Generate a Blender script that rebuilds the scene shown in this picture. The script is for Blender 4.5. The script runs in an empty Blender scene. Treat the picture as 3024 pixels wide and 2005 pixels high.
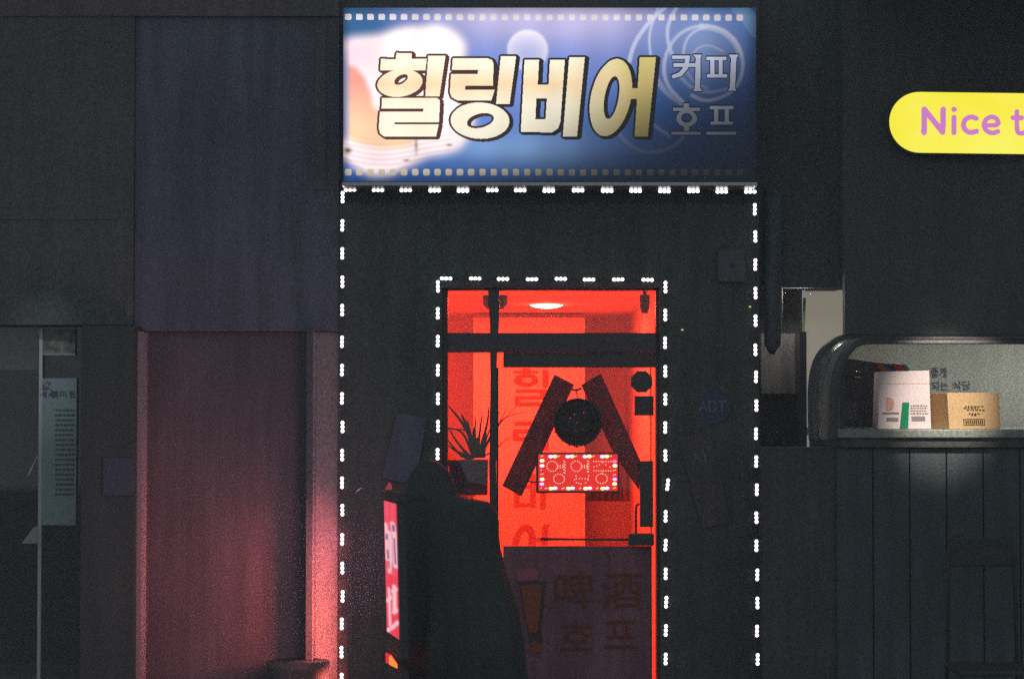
import bpy, bmesh, math, random
import numpy as np
from mathutils import Vector, Matrix
R_ = math.radians
S = bpy.context.scene
COL = S.collection
random.seed(7)

# ------------------------------------------------------------------ camera, sky, exposure
CAM_Y, CAM_Z, PITCH, LENS = -12.0, 1.85, R_(1.8), 75.5
FPX = LENS / 36.0 * 3024.0
cam = bpy.data.cameras.new('camera'); cam.lens = LENS; cam.sensor_width = 36; cam.clip_end = 300
co = bpy.data.objects.new('camera', cam); COL.objects.link(co)
co.location = (0, CAM_Y, CAM_Z); co.rotation_euler = (R_(90) + PITCH, 0, 0)
S.camera = co
W = bpy.data.worlds.new('World'); S.world = W; W.use_nodes = True
nt = W.node_tree; nt.nodes.clear()
wo = nt.nodes.new('ShaderNodeOutputWorld'); add = nt.nodes.new('ShaderNodeAddShader')
sky = nt.nodes.new('ShaderNodeTexSky'); sky.sky_type = 'NISHITA'; sky.sun_disc = False
sky.sun_elevation = R_(1.0); sky.sun_rotation = R_(160)
b1 = nt.nodes.new('ShaderNodeBackground'); b1.inputs[1].default_value = 0.01
b2 = nt.nodes.new('ShaderNodeBackground'); b2.inputs[0].default_value = (0.112, 0.143, 0.160, 1); b2.inputs[1].default_value = 1.5
nt.links.new(sky.outputs[0], b1.inputs[0]); nt.links.new(b1.outputs[0], add.inputs[0])
nt.links.new(b2.outputs[0], add.inputs[1]); nt.links.new(add.outputs[0], wo.inputs[0])
S.view_settings.view_transform = 'Standard'; S.view_settings.look = 'None'
S.view_settings.exposure = 0; S.view_settings.gamma = 1; S.view_settings.use_curve_mapping = False
S.render.filter_size = 1.9
S.cycles.use_denoising = False
S.cycles.use_adaptive_sampling = False
S.cycles.max_bounces = 6; S.cycles.sample_clamp_indirect = 1.5
S.cycles.caustics_reflective = False; S.cycles.caustics_refractive = False

cp, sp = math.cos(PITCH), math.sin(PITCH)
def P(px, py, Y=0.0):
    "photograph coordinate (3024 wide) to the point of the vertical plane y=Y behind it"
    a = (px - 1512.0) / FPX; b = -(py - 1002.5) / FPX
    d = Vector((a, cp - b * sp, sp + b * cp))
    t = (Y - CAM_Y) / d.y
    return Vector((d.x * t, Y, CAM_Z + d.z * t))
def RC(x0, y0, x1, y1, Y):
    "axis aligned rectangle: X0, X1, Z0, Z1"
    my, mx = (y0 + y1) / 2, (x0 + x1) / 2
    return P(x0, my, Y).x, P(x1, my, Y).x, P(mx, y1, Y).z, P(mx, y0, Y).z

# ------------------------------------------------------------------ materials
MATS = {}
def mat(name, col, rough=0.6, grain=0.0, scale=60, metal=0, bump=0.0, spec=0.3, col2=None, big=0.0):
    if name in MATS: return MATS[name]
    m = bpy.data.materials.new(name); m.use_nodes = True; n = m.node_tree; b = n.nodes['Principled BSDF']
    b.inputs['Roughness'].default_value = rough; b.inputs['Metallic'].default_value = metal
    b.inputs['Specular IOR Level'].default_value = spec
    tc = n.nodes.new('ShaderNodeTexCoord')
    c1 = n.nodes.new('ShaderNodeRGB'); c1.outputs[0].default_value = (*col, 1)
    out = c1.outputs[0]
    if big:
        nb = n.nodes.new('ShaderNodeTexNoise'); nb.inputs['Scale'].default_value = 2.2; nb.inputs['Detail'].default_value = 6
        n.links.new(tc.outputs['Object'], nb.inputs['Vector'])
        mx = n.nodes.new('ShaderNodeMix'); mx.data_type = 'RGBA'; mx.blend_type = 'MULTIPLY'; mx.inputs[0].default_value = big
        rp = n.nodes.new('ShaderNodeValToRGB'); rp.color_ramp.elements[0].position = .3; rp.color_ramp.elements[1].position = .7
        rp.color_ramp.elements[0].color = (.45, .45, .5, 1); rp.color_ramp.elements[1].color = (1.25, 1.2, 1.15, 1)
        n.links.new(nb.outputs[0], rp.inputs[0]); n.links.new(out, mx.inputs[6]); n.links.new(rp.outputs[0], mx.inputs[7]); out = mx.outputs[2]
    if big:
        mp = n.nodes.new('ShaderNodeMapping'); mp.inputs['Scale'].default_value = (9, 9, .8); n.links.new(tc.outputs['Object'], mp.inputs[0])
        n3 = n.nodes.new('ShaderNodeTexNoise'); n3.inputs['Scale'].default_value = 1.6; n3.inputs['Detail'].default_value = 5; n.links.new(mp.outputs[0], n3.inputs['Vector'])
        r3_ = n.nodes.new('ShaderNodeMapRange'); r3_.inputs[1].default_value = .35; r3_.inputs[2].default_value = .65; r3_.inputs[3].default_value = 1 - big * .55; r3_.inputs[4].default_value = 1 + big * .25
        n.links.new(n3.outputs[0], r3_.inputs[0]); mq = n.nodes.new('ShaderNodeVectorMath'); mq.operation = 'SCALE'
        n.links.new(out, mq.inputs[0]); n.links.new(r3_.outputs[0], mq.inputs['Scale']); out = mq.outputs[0]
    if grain:
        ng = n.nodes.new('ShaderNodeTexNoise'); ng.inputs['Scale'].default_value = scale; ng.inputs['Detail'].default_value = 2
        n.links.new(tc.outputs['Object'], ng.inputs['Vector'])
        rg = n.nodes.new('ShaderNodeMapRange'); rg.inputs[1].default_value = .3; rg.inputs[2].default_value = .7
        rg.inputs[3].default_value = 1 - grain; rg.inputs[4].default_value = 1 + grain
        n.links.new(ng.outputs[0], rg.inputs[0])
        mg = n.nodes.new('ShaderNodeVectorMath'); mg.operation = 'SCALE'
        n.links.new(out, mg.inputs[0]); n.links.new(rg.outputs[0], mg.inputs['Scale']); out = mg.outputs[0]
        if bump:
            bp = n.nodes.new('ShaderNodeBump'); bp.inputs['Strength'].default_value = bump; bp.inputs['Distance'].default_value = .004
            n.links.new(ng.outputs[0], bp.inputs['Height']); n.links.new(bp.outputs[0], b.inputs['Normal'])
    n.links.new(out, b.inputs['Base Color'])
    MATS[name] = m; return m
def emi(name, col, s, base=(.02, .02, .02)):
    m = bpy.data.materials.new(name); m.use_nodes = True; b = m.node_tree.nodes['Principled BSDF']
    b.inputs['Base Color'].default_value = (*base, 1); b.inputs['Roughness'].default_value = .4
    b.inputs['Emission Color'].default_value = (*col, 1); b.inputs['Emission Strength'].default_value = s
    MATS[name] = m; return m
def glass(name, tint=(1, 1, 1), gloss=.06, rough=.03):
    m = bpy.data.materials.new(name); m.use_nodes = True; n = m.node_tree; n.nodes.clear()
    o = n.nodes.new('ShaderNodeOutputMaterial'); t = n.nodes.new('ShaderNodeBsdfTransparent'); t.inputs[0].default_value = (*tint, 1)
    g = n.nodes.new('ShaderNodeBsdfGlossy'); g.inputs['Roughness'].default_value = rough
    ns = n.nodes.new('ShaderNodeTexNoise'); ns.inputs['Scale'].default_value = 3; mr = n.nodes.new('ShaderNodeMapRange')
    mr.inputs[3].default_value = gloss * .6; mr.inputs[4].default_value = gloss * 1.5
    n.links.new(ns.outputs[0], mr.inputs[0])
    x = n.nodes.new('ShaderNodeMixShader'); n.links.new(mr.outputs[0], x.inputs[0])
    n.links.new(t.outputs[0], x.inputs[1]); n.links.new(g.outputs[0], x.inputs[2]); n.links.new(x.outputs[0], o.inputs[0])
    MATS[name] = m; return m
def attr_mat(name, strength=1.0, rough=.35, base=.04):
    "printed translucent film lit from behind: printed colour and its backlight read from the mesh"
    m = bpy.data.materials.new(name); m.use_nodes = True; n = m.node_tree; b = n.nodes['Principled BSDF']
    a = n.nodes.new('ShaderNodeAttribute'); a.attribute_name = 'print'
    b.inputs['Base Color'].default_value = (base, base, base, 1); b.inputs['Roughness'].default_value = rough
    ns = n.nodes.new('ShaderNodeTexNoise'); ns.inputs['Scale'].default_value = 190; ns.inputs['Detail'].default_value = 1
    tc = n.nodes.new('ShaderNodeTexCoord'); n.links.new(tc.outputs['Object'], ns.inputs['Vector'])
    mr = n.nodes.new('ShaderNodeMapRange'); mr.inputs[1].default_value = .25; mr.inputs[2].default_value = .75
    mr.inputs[3].default_value = (.94) * strength; mr.inputs[4].default_value = 1.06 * strength
    n.links.new(ns.outputs[0], mr.inputs[0])
    n.links.new(a.outputs['Color'], b.inputs['Emission Color']); n.links.new(mr.outputs[0], b.inputs['Emission Strength'])
    MATS[name] = m; return m
def lin(*c):
    c = [x / 255 for x in c]
    return tuple(x / 12.92 if x <= .04045 else ((x + .055) / 1.055) ** 2.4 for x in c)

black_panel = mat('black_panel', (.125, .135, .125), .45, .35, 110, big=.35)
dark_wall = mat('dark_wall', (.15, .155, .155), .8, .35, 90, bump=.2, big=.2)
blue_wall = mat('blue_grey_wall', (.185, .185, .235), .8, .33, 90, bump=.3, big=.35)
lower_wall = mat('rendered_wall', (.20, .165, .175), .8, .33, 90, bump=.3, big=.3)
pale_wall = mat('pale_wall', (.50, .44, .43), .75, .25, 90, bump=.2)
frame_metal = mat('dark_frame_metal', (.13, .12, .125), .35, .3, 120, metal=.2)
black_rubber = mat('black_plastic', (.11, .11, .105), .5, .3, 120)
alu = mat('aluminium', (.55, .56, .56), .3, .15, 120, metal=.8)
chrome = mat('chrome', (.8, .8, .8), .15, metal=1)
room_paint = mat('room_paint', (.80, .70, .62), .85, .08, 60)
room_dark = mat('room_dark_panel', (.36, .36, .36), .8, .15, 60)
room_floor = mat('room_floor', (.35, .33, .3), .6, .1, 20)
glass_m = glass('window_glass'); 
frost = mat('door_film', (.40, .19, .245), .5, .3, 110, big=.45)  # film's own purple, with the pink light spill mixed into its colour

# ------------------------------------------------------------------ mesh helpers
class MB:
    def __init__(s): s.v = []; s.f = []; s.mi = []; s.c = None
    def quad(s, *pts, mi=0):
        i = len(s.v); s.v += [Vector(p) for p in pts]; s.f.append(tuple(range(i, i + len(pts)))); s.mi.append(mi); return s
    def box(s, x0, x1, y0, y1, z0, z1, mi=0, rot=None):
        i = len(s.v)
        vs = [Vector((x, y, z)) for z in (z0, z1) for x, y in ((x0, y0), (x1, y0), (x1, y1), (x0, y1))]
        if rot is not None:
            c = Vector(((x0 + x1) / 2, (y0 + y1) / 2, (z0 + z1) / 2)); vs = [rot @ (v - c) + c for v in vs]
        s.v += vs
        for f in ((0, 3, 2, 1), (4, 5, 6, 7), (0, 1, 5, 4), (1, 2, 6, 5), (2, 3, 7, 6), (3, 0, 4, 7)):
            s.f.append(tuple(i + k for k in f)); s.mi.append(mi)
        return s
    def prism(s, pts, d, mi=0, mi_side=None):
        "extrude outline pts (list of Vectors, counter-clockwise from the camera) by vector d"
        n = len(pts); i = len(s.v); d = Vector(d)
        s.v += [Vector(p) for p in pts] + [Vector(p) + d for p in pts]
        s.f.append(tuple(i + k for k in range(n))); s.mi.append(mi)
        s.f.append(tuple(i + n + k for k in reversed(range(n)))); s.mi.append(mi if mi_side is None else mi_side)
        for k in range(n):
            a, b = i + k, i + (k + 1) % n
            s.f.append((b, a, a + n, b + n)); s.mi.append(mi if mi_side is None else mi_side)
        return s
    def tube(s, pts, r, seg=8, mi=0):
        pts = [Vector(p) for p in pts]; rs = r if isinstance(r, (list, tuple)) else [r] * len(pts)
        rings = []
        for k, p in enumerate(pts):
            t = (pts[min(k + 1, len(pts) - 1)] - pts[max(k - 1, 0)]).normalized()
            u = t.cross(Vector((0, 1, 0))); u = u if u.length > .01 else t.cross(Vector((1, 0, 0)))
            u.normalize(); w = t.cross(u); i = len(s.v)
            s.v += [p + (u * math.cos(a) + w * math.sin(a)) * rs[k] for a in [2 * math.pi * j / seg for j in range(seg)]]
            rings.append(i)
        for a, b in zip(rings, rings[1:]):
            for j in range(seg):
                s.f.append((a + j, a + (j + 1) % seg, b + (j + 1) % seg, b + j)); s.mi.append(mi)
        s.f.append(tuple(rings[0] + j for j in reversed(range(seg)))); s.mi.append(mi)
        s.f.append(tuple(rings[-1] + j for j in range(seg))); s.mi.append(mi)
        return s
    def ball(s, c, rx, ry, rz, seg=12, rings=6, mi=0):
        i = len(s.v); c = Vector(c)
        for k in range(1, rings):
            th = math.pi * k / rings
            for j in range(seg):
                a = 2 * math.pi * j / seg
                s.v.append(c + Vector((rx * math.sin(th) * math.cos(a), ry * math.sin(th) * math.sin(a), rz * math.cos(th))))
        s.v += [c + Vector((0, 0, rz)), c - Vector((0, 0, rz))]; t = len(s.v) - 2
        for k in range(rings - 2):
            for j in range(seg):
                a = i + k * seg; s.f.append((a + j, a + seg + j, a + seg + (j + 1) % seg, a + (j + 1) % seg)); s.mi.append(mi)
        for j in range(seg):
            s.f.append((t, i + j, i + (j + 1) % seg)); s.mi.append(mi)
            a = i + (rings - 2) * seg; s.f.append((t + 1, a + (j + 1) % seg, a + j)); s.mi.append(mi)
        return s
    def build(s, name, m, parent=None, smooth=False, bevel=0):
        off = Vector(world_loc(parent)) if parent else Vector((0, 0, 0))
        me = bpy.data.meshes.new(name); me.from_pydata([v - off for v in s.v], [], s.f); 
        for x in (m if isinstance(m, (list, tuple)) else [m] if m else []): me.materials.append(x)
        me.polygons.foreach_set('material_index', s.mi)
        if smooth: me.polygons.foreach_set('use_smooth', [True] * len(s.f))
        if s.c is not None:
            a = me.color_attributes.new('print', 'FLOAT_COLOR', 'POINT')
            a.data.foreach_set('color', np.c_[s.c, np.ones(len(s.c))].astype(np.float32).ravel())
        me.update()
        o = bpy.data.objects.new(name, me); COL.objects.link(o)
        if parent: o.parent = parent
        if bevel:
            bv = o.modifiers.new('b', 'BEVEL'); bv.width = bevel; bv.segments = 2; bv.limit_method = 'ANGLE'
        return o
def world_loc(o):
    v = Vector((0, 0, 0))
    while o: v += Vector(o.location); o = o.parent
    return v
def thing(name, label, cat, loc=(0, 0, 0), group=None):
    o = bpy.data.objects.new(name, None); COL.objects.link(o); o.location = loc; o.empty_display_size = .1
    return tag(o, label, cat, group)
def tag(o, label, cat, group=None):
    o['label'] = label; o['category'] = cat
    if group: o['group'] = group
    return o
def structure(o): o['kind'] = 'structure'; return o
def boxpx(mb, x0, y0, x1, y1, Yf, Yb, mi=0):
    a, b, c, d = RC(x0, y0, x1, y1, Yf); return mb.box(a, b, Yf, Yb, c, d, mi)
def text(s, name, m, parent, cx, cy, wpx, hpx, Y, rot=0.0, depth=.002, bold=0.0):
    cu = bpy.data.curves.new('tmp', 'FONT'); cu.body = s; cu.extrude = 0; cu.offset = bold; cu.align_x = 'CENTER'
    to = bpy.data.objects.new('tmp', cu); COL.objects.link(to)
    bpy.context.view_layer.update()
    me = bpy.data.meshes.new_from_object(to.evaluated_get(bpy.context.evaluated_depsgraph_get()))
    bpy.data.objects.remove(to); bpy.data.curves.remove(cu)
    if not len(me.vertices): return None
    vs = np.array([v.co[:] for v in me.vertices]); mn, mxx = vs.min(0), vs.max(0)
    c = (mn + mxx) / 2; sz = np.maximum(mxx - mn, 1e-4); px = (Y - CAM_Y) / FPX
    sx, sz_ = wpx * px / sz[0], hpx * px / sz[1]
    o0 = P(cx, cy, Y) - world_loc(parent)
    ca, sa = math.cos(rot), math.sin(rot)
    for v in me.vertices:
        x, y = (v.co.x - c[0]) * sx, (v.co.y - c[1]) * sz_
        v.co = (o0.x + x * ca - y * sa, o0.y, o0.z + x * sa + y * ca)
    me.materials.append(m); o = bpy.data.objects.new(name, me); COL.objects.link(o); o.parent = parent
    so = o.modifiers.new('s', 'SOLIDIFY'); so.thickness = depth; so.offset = 0
    return o
def copy_thing(o, loc, label=None):
    c = o.copy(); COL.objects.link(c); c.location = loc
    for ch in o.children:
        k = ch.copy(); COL.objects.link(k); k.parent = c
    if label: c['label'] = label
    return c

# ------------------------------------------------------------------ raster shapes (numpy masks turned into thin geometry)
def inpoly(X, Y, pts):
    m = np.zeros(X.shape, bool); n = len(pts)
    for i in range(n):
        x1, y1 = pts[i]; x2, y2 = pts[(i + 1) % n]
        if y1 == y2: continue
        c = ((y1 > Y) != (y2 > Y)) & (X < (x2 - x1) * (Y - y1) / (y2 - y1) + x1); m ^= c
    return m
def inell(X, Y, cx, cy, rx, ry, rot=0, shear=0):
    dx, dy = X - cx, Y - cy; dx = dx + shear * dy
    c, s_ = math.cos(R_(rot)), math.sin(R_(rot)); u = dx * c + dy * s_; v = -dx * s_ + dy * c
    return (u / rx) ** 2 + (v / ry) ** 2 <= 1
def pdist(X, Y, pts):
    d = np.full(X.shape, 1e9)
    for (x1, y1), (x2, y2) in zip(pts, pts[1:]):
        l = max((x2 - x1) ** 2 + (y2 - y1) ** 2, 1e-6)
        t = np.clip(((X - x1) * (x2 - x1) + (Y - y1) * (y2 - y1)) / l, 0, 1)
        d = np.minimum(d, np.hypot(X - x1 - t * (x2 - x1), Y - y1 - t * (y2 - y1)))
    return d
def smooth(pts, n=3):
    for _ in range(n):
        q = [pts[0]]
        for a, b in zip(pts, pts[1:]):
            q += [(a[0] * .75 + b[0] * .25, a[1] * .75 + b[1] * .25), (a[0] * .25 + b[0] * .75, a[1] * .25 + b[1] * .75)]
        pts = q + [pts[-1]]
    return pts
def dilate(m, r):
    o = m.copy()
    for dy in range(-r, r + 1):
        for dx in range(-r, r + 1):
            if dx * dx + dy * dy <= r * r + 1 and (dx or dy):
                o |= np.roll(np.roll(m, dy, 0), dx, 1)
    return o
def blur(a, r, it=3):
    for _ in range(it):
        for ax in (0, 1):
            p = np.concatenate([np.repeat(a.take([0], ax), r, ax), a, np.repeat(a.take([-1], ax), r, ax)], ax)
            c = np.cumsum(p, ax); z = np.zeros_like(c.take([0], ax)); c = np.concatenate([z, c], ax); n = a.shape[ax]
            a = (c.take(range(2 * r + 1, 2 * r + 1 + n), ax) - c.take(range(0, n), ax)) / (2 * r + 1)
    return a
def runs(mb, mask, x0, y0, st, Y, split=40, cols=None):
    "each row of the mask as quads of plane Y"
    H = mask.shape[0]
    for r in range(H):
        row = mask[r]
        if not row.any(): continue
        d = np.diff(np.r_[0, row.astype(np.int8), 0]); a, b = np.where(d == 1)[0], np.where(d == -1)[0]
        for i, j in zip(a, b):
            k = i
            while k < j:
                e = min(k + split, j); xa, xb = x0 + k * st, x0 + e * st; ya, yb = y0 + r * st, y0 + (r + 1) * st
                mb.quad(P(xa, yb, Y), P(xb, yb, Y), P(xb, ya, Y), P(xa, ya, Y))
                if cols is not None: cols += [(xa, yb), (xb, yb), (xb, ya), (xa, ya)]
                k = e

# ------------------------------------------------------------------ ground
g = MB().box(-30, 30, -3.2, 9, -.3, 0).build('pavement', mat('pavement', (.22, .21, .2), .85, .3, 40, bump=.3, big=.5)); structure(g)
g = MB().box(-30, 30, -3.35, -3.2, -.3, .005).build('kerb', mat('kerb_stone', (.33, .32, .3), .8, .3, 40)); structure(g)
g = MB().box(-60, 60, -40, -3.35, -.5, -.13).build('road', mat('asphalt', (.05, .05, .052), .85, .4, 60, bump=.4)); structure(g)

# ------------------------------------------------------------------ centre building (bar)
bar = thing('building', 'narrow black bar front with red-lit doorway beneath the blue sign', 'building', (0, 0, 0))
X0, X1 = P(1003, 1300).x, P(2240, 1300).x
OX0, OX1 = P(1306, 1300).x, P(1946, 1300).x
ZT = P(1600, 852).z
pf = MB()
pf.box(X0, OX0, -.06, .12, 0, 2.98); pf.box(OX1, X1, -.06, .12, 0, 2.98); pf.box(OX0, OX1, -.06, .12, ZT, 2.98)
pf.build('front_panel', black_panel, bar, bevel=.004)
uw = MB(); uw.box(X0 - .015, X1 + .015, 0, .2, 2.985, 6.5); uw.build('upper_wall', dark_wall, bar)
# room
RX0, RX1, RB, RZ = -1.5, .95, 6.2, 2.58
rm = MB(); rm.box(RX0 - .1, RX0, .12, RB, 0, RZ).box(RX1, RX1 + .1, .12, RB, 0, RZ).box(RX0, RX1, RB, RB + .1, 0, RZ)
rm.box(RX0, OX0, .121, .2, 0, RZ).box(OX1, RX1, .121, .2, 0, RZ)
rm.build('interior_wall', room_paint, bar)
MB().box(RX0 - .1, RX1 + .1, .125, RB + .1, RZ, RZ + .1).build('ceiling', room_paint, bar)
MB().box(RX0 - .1, RX1 + .1, .12, RB + .1, -.02, .012).build('interior_floor', room_floor, bar)
a, b, c, d = RC(1398, 938, 1727, 1300, 4.6)
MB().box(a, b, 4.6, 4.9, .012, d).build('partition', room_paint, bar)
a, b, c, d = RC(1727, 1480, 1842, 1700, 5.2)
MB().box(a, b + .25, 5.2, 5.6, .012, d).build('counter', room_dark, bar)
MB().box(a + .02, b - .03, 5.4, 5.8, d, d + .55).build('shelf_back', room_dark, bar)
bott = mat('bottle_glass_dark', (.10, .05, .03), .25)
# frame bars
fm = MB()
boxpx(fm, 1306, 852, 1322, 2300, -.01, .09); boxpx(fm, 1938, 852, 1946, 2300, -.01, .09)
boxpx(fm, 1306, 846, 1946, 857, -.01, .09)
fm.build('door_frame', frame_metal, bar)
tb = MB(); boxpx(tb, 1322, 983, 1938, 1040, -.03, .09); tb.build('transom_bar', frame_metal, bar, bevel=.003)
# slightly wavy mullion (taped sleeve)
prof = [(857, 1441, 1474), (905, 1444, 1475), (960, 1447, 1473), (1040, 1447, 1468), (1120, 1448, 1466), (1200, 1447, 1466), (1230, 1446, 1468),
        (1280, 1446, 1466), (1330, 1446, 1468), (1365, 1444, 1465), (1480, 1446, 1466), (1600, 1446, 1468), (2200, 1446, 1478)]
mu = MB(); n = len(prof)
L = [P(a, y, -.035) for y, a, b in prof]; Rr = [P(b, y, -.035) for y, a, b in prof]
mu.prism(L[::-1][:0] + [*L[::-1], *Rr], (0, .12, 0)); mu.build('mullion', frame_metal, bar)
def pane(nm, x0, y0, x1, y1, Y, parent, m=glass_m):
    a, b, c, d = RC(x0, y0, x1, y1, Y); return MB().box(a, b, Y, Y + .006, c, d).build(nm, m, parent)
pane('transom_pane', 1323, 858, 1442, 982, .04, bar); pane('transom_pane', 1474, 858, 1937, 982, .04, bar)
pane('side_pane', 1323, 1041, 1446, 2150, .04, bar)
sk = MB(); boxpx(sk, 1306, 2150, 1946, 2200, -.03, .09); sk.build('threshold', frame_metal, bar)

# door leaf
door = thing('door', 'glass bar door with dark frosted lower half, printed letters and top closer bar', 'door', P(1700, 2140, 0.0))
dr = MB(); boxpx(dr, 1486, 1041, 1936, 1085, -.015, .035); dr.build('top_rail', frame_metal, door, bevel=.003)
dr = MB(); boxpx(dr, 1466, 1085, 1472, 2150, -.01, .03); dr.build('stile', frame_metal, door)
pane('glass_pane', 1473, 1086, 1922, 1612, .01, door)
lp = MB(); boxpx(lp, 1486, 1612, 1922, 2148, -.006, .02); lp.build('lower_panel', frost, door)
dr = MB(); boxpx(dr, 1922, 1086, 1925, 2148, -.012, .03); dr.build('stile', frame_metal, door)
red_film = mat('red_letter_film', (.10, .05, .05), .5)
def redglass(name, tint):
    return glass(name, tint, .03, .3)
letter_film = redglass('letter_film', (.42, .30, .30))
for s_, y, h in (('힐', 1148, 112), ('링', 1240, 118), ('비', 1415, 190), ('어', 1600, 100)):
    pass
# vertical name on the glass: hand cut strokes
def film_letter(nm, polys, holes=(), box=(1500, 1080, 1640, 1620), Y=.003, m=None, parent=None, st=2.5, label=None):
    xs = np.arange(box[0], box[2], st) + st / 2; ys = np.arange(box[1], box[3], st) + st / 2; X, Yy = np.meshgrid(xs, ys)
    mk = np.zeros(X.shape, bool)
    for q in polys: mk |= q(X, Yy) if callable(q) else inpoly(X, Yy, q)
    for q in holes: mk &= ~(q(X, Yy) if callable(q) else inpoly(X, Yy, q))
    mb = MB(); runs(mb, mk, box[0], box[1], st, Y, 999)
    return mb.build(nm, m or letter_film, parent or door)
rect = lambda a, b, c, d: [(a, b), (c, b), (c, d), (a, d)]
E = lambda *k: (lambda X, Y: inell(X, Y, *k))
film_letter('letter', [rect(1518, 1095, 1590, 1103), rect(1542, 1088, 1566, 1096), E(1554, 1123, 36, 20), rect(1602, 1092, 1620, 1145),
    rect(1522, 1150, 1614, 1160), rect(1596, 1150, 1614, 1176), rect(1520, 1170, 1614, 1179), rect(1520, 1170, 1536, 1199), rect(1520, 1188, 1614, 1199)], [E(1556, 1122, 16, 8)])
film_letter('letter', [rect(1520, 1246, 1592, 1257), rect(1574, 1246, 1592, 1274), rect(1518, 1268, 1592, 1280), rect(1516, 1268, 1532, 1302), rect(1516, 1290, 1592, 1302),
    rect(1602, 1246, 1620, 1330)])
film_letter('letter', [rect(1518, 1400, 1536, 1500), rect(1566, 1400, 1582, 1500), rect(1518, 1430, 1582, 1442), rect(1518, 1486, 1582, 1498), rect(1594, 1396, 1612, 1504)])
film_letter('letter', [E(1547, 1610, 36, 62, 0, .12), rect(1582, 1588, 1602, 1600), lambda X, Y: inpoly(X, Y, [(1602, 1548), (1622, 1548), (1616, 1612), (1597, 1612)])],
    [E(1546, 1610, 14, 40, 0, .12), rect(1490, 1611, 1640, 1700)])
dec_brown = mat('letter_brown', (.30, .085, .04), .5, .25, 110)
dec_pink = mat('foam_pink', (.66, .20, .26), .5, .2, 110)
dec_amber = mat('beer_amber', (.48, .14, .08), .5, .2, 110)
dec_dark = mat('glass_outline_dark', (.13, .10, .10), .5, .2, 110)
for s_, cx, cy, w, h in (('啤', 1696, 1742, 116, 114), ('酒', 1836, 1742, 116, 106), ('호', 1702, 1875, 96, 88), ('프', 1834, 1872, 100, 80)):
    text(s_, 'letter', dec_brown, door, cx, cy, w, h, -.011, depth=.003)
def flatpoly(nm, pts, Y, m, parent, d=.002):
    return MB().prism([P(x, y, Y) for x, y in pts], (0, d, 0)).build(nm, m, parent)
flatpoly('beer_glass_print', [(1532, 1718), (1610, 1716), (1606, 1790), (1598, 1850), (1604, 1900), (1565, 1905), (1560, 1870), (1545, 1800)], -.0085, dec_dark, door)
flatpoly('beer_glass_print', [(1538, 1726), (1600, 1726), (1596, 1790), (1586, 1868), (1562, 1868), (1546, 1790)], -.0115, dec_amber, door)
flatpoly('beer_foam_print', [(1524, 1688), (1530, 1680), (1545, 1682), (1560, 1676), (1580, 1681), (1592, 1686), (1586, 1712), (1528, 1714)], -.0115, dec_pink, door)
flatpoly('beer_glass_print', [(1566, 1896), (1584, 1892), (1602, 1908), (1600, 1926), (1566, 1928)], -.0115, dec_amber, door)
hd = MB(); hd.tube([P(1888, 1487, -.05), P(1880, 1492, -.05), P(1878, 1510, -.05), P(1878, 1578, -.05)], .0065, 10); hd.build('handle', black_rubber, door, True)
hd = MB(); hd.tube([P(1596, 1591, -.055), P(1720, 1592, -.055), P(1856, 1593, -.055)], [.0085, .006, .007], 10); hd.build('push_bar', black_rubber, door, True)
hd = MB(); boxpx(hd, 1856, 1575, 1932, 1611, -.075, -.012); hd.build('lock_case', black_rubber, door, bevel=.008)
hd = MB(); boxpx(hd, 1890, 1361, 1929, 1556, -.05, -.012); hd.build('digital_lock', frame_metal, door, bevel=.004)

for i, (x, h, w) in enumerate(((1745, 66, 8), (1762, 74, 8), (1780, 60, 9), (1799, 70, 8), (1816, 62, 8), (1832, 72, 8))):
    q = P(x, 1482, 5.3); k_ = 17.3 / FPX; MB().tube([(q.x, 5.3, q.z), (q.x, 5.3, q.z + h * .6 * k_), (q.x, 5.3, q.z + h * .75 * k_), (q.x, 5.3, q.z + h * k_)], [w * k_, w * k_, w * .4 * k_, w * .4 * k_], 10).build('bottle', bott)
    tag([o for o in bpy.data.objects if o.name.startswith('bottle') and 'label' not in o][-1], '%s dark bottle on the counter deep inside the red-lit bar' % ('leftmost', 'second from left', 'short third', 'fourth from left', 'second from right', 'rightmost tall')[i], 'bottle', 'bottles on the bar counter')
# interior lights
def lamp(nm, kind, loc, energy, col, size=.1, rot=(0, 0, 0), sy=None, blend=None, spot=None):
    l = bpy.data.lights.new(nm, kind); l.energy = energy; l.color = col
    if kind == 'AREA':
        l.size = size
        if sy: l.shape = 'RECTANGLE'; l.size_y = sy
    else: l.shadow_soft_size = size
    if kind == 'SPOT': l.spot_size = spot; l.spot_blend = blend
    o = bpy.data.objects.new(nm, l); o.location = loc; o.rotation_euler = rot; COL.objects.link(o); return o
cl = P(1614, 893, 3.4)
dome = MB().ball(cl, .135, .135, .044, 24, 10).build('lamp_dome', emi('lamp_glow', (1, .35, .28), 26), None, True)
CL = thing('ceiling_lamp', 'round glowing ceiling lamp seen white-hot through the transom window', 'ceiling lamp', (cl.x, cl.y, RZ))
dome.parent = CL; dome.location = -Vector(CL.location)
mb = MB().tube([(cl.x, cl.y, cl.z + .02), (cl.x, cl.y, RZ)], .03, 12).build('lamp_mount', room_dark, CL)
RED = (1, .030, .008)
lamp('lamp_halo', 'POINT', (cl.x, cl.y - .15, cl.z - .02), 26, (1, .075, .035), .03)
lamp('red_room_light', 'AREA', (-.3, 3.0, RZ - .03), 150, RED, 1.6, (0, 0, 0), 2.4)  # hidden red lights added; the visible lamp alone is too weak
lamp('red_wash_light', 'AREA', (-.15, .6, 2.3), 80, RED, .8, (R_(85), 0, 0), .2)

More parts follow.
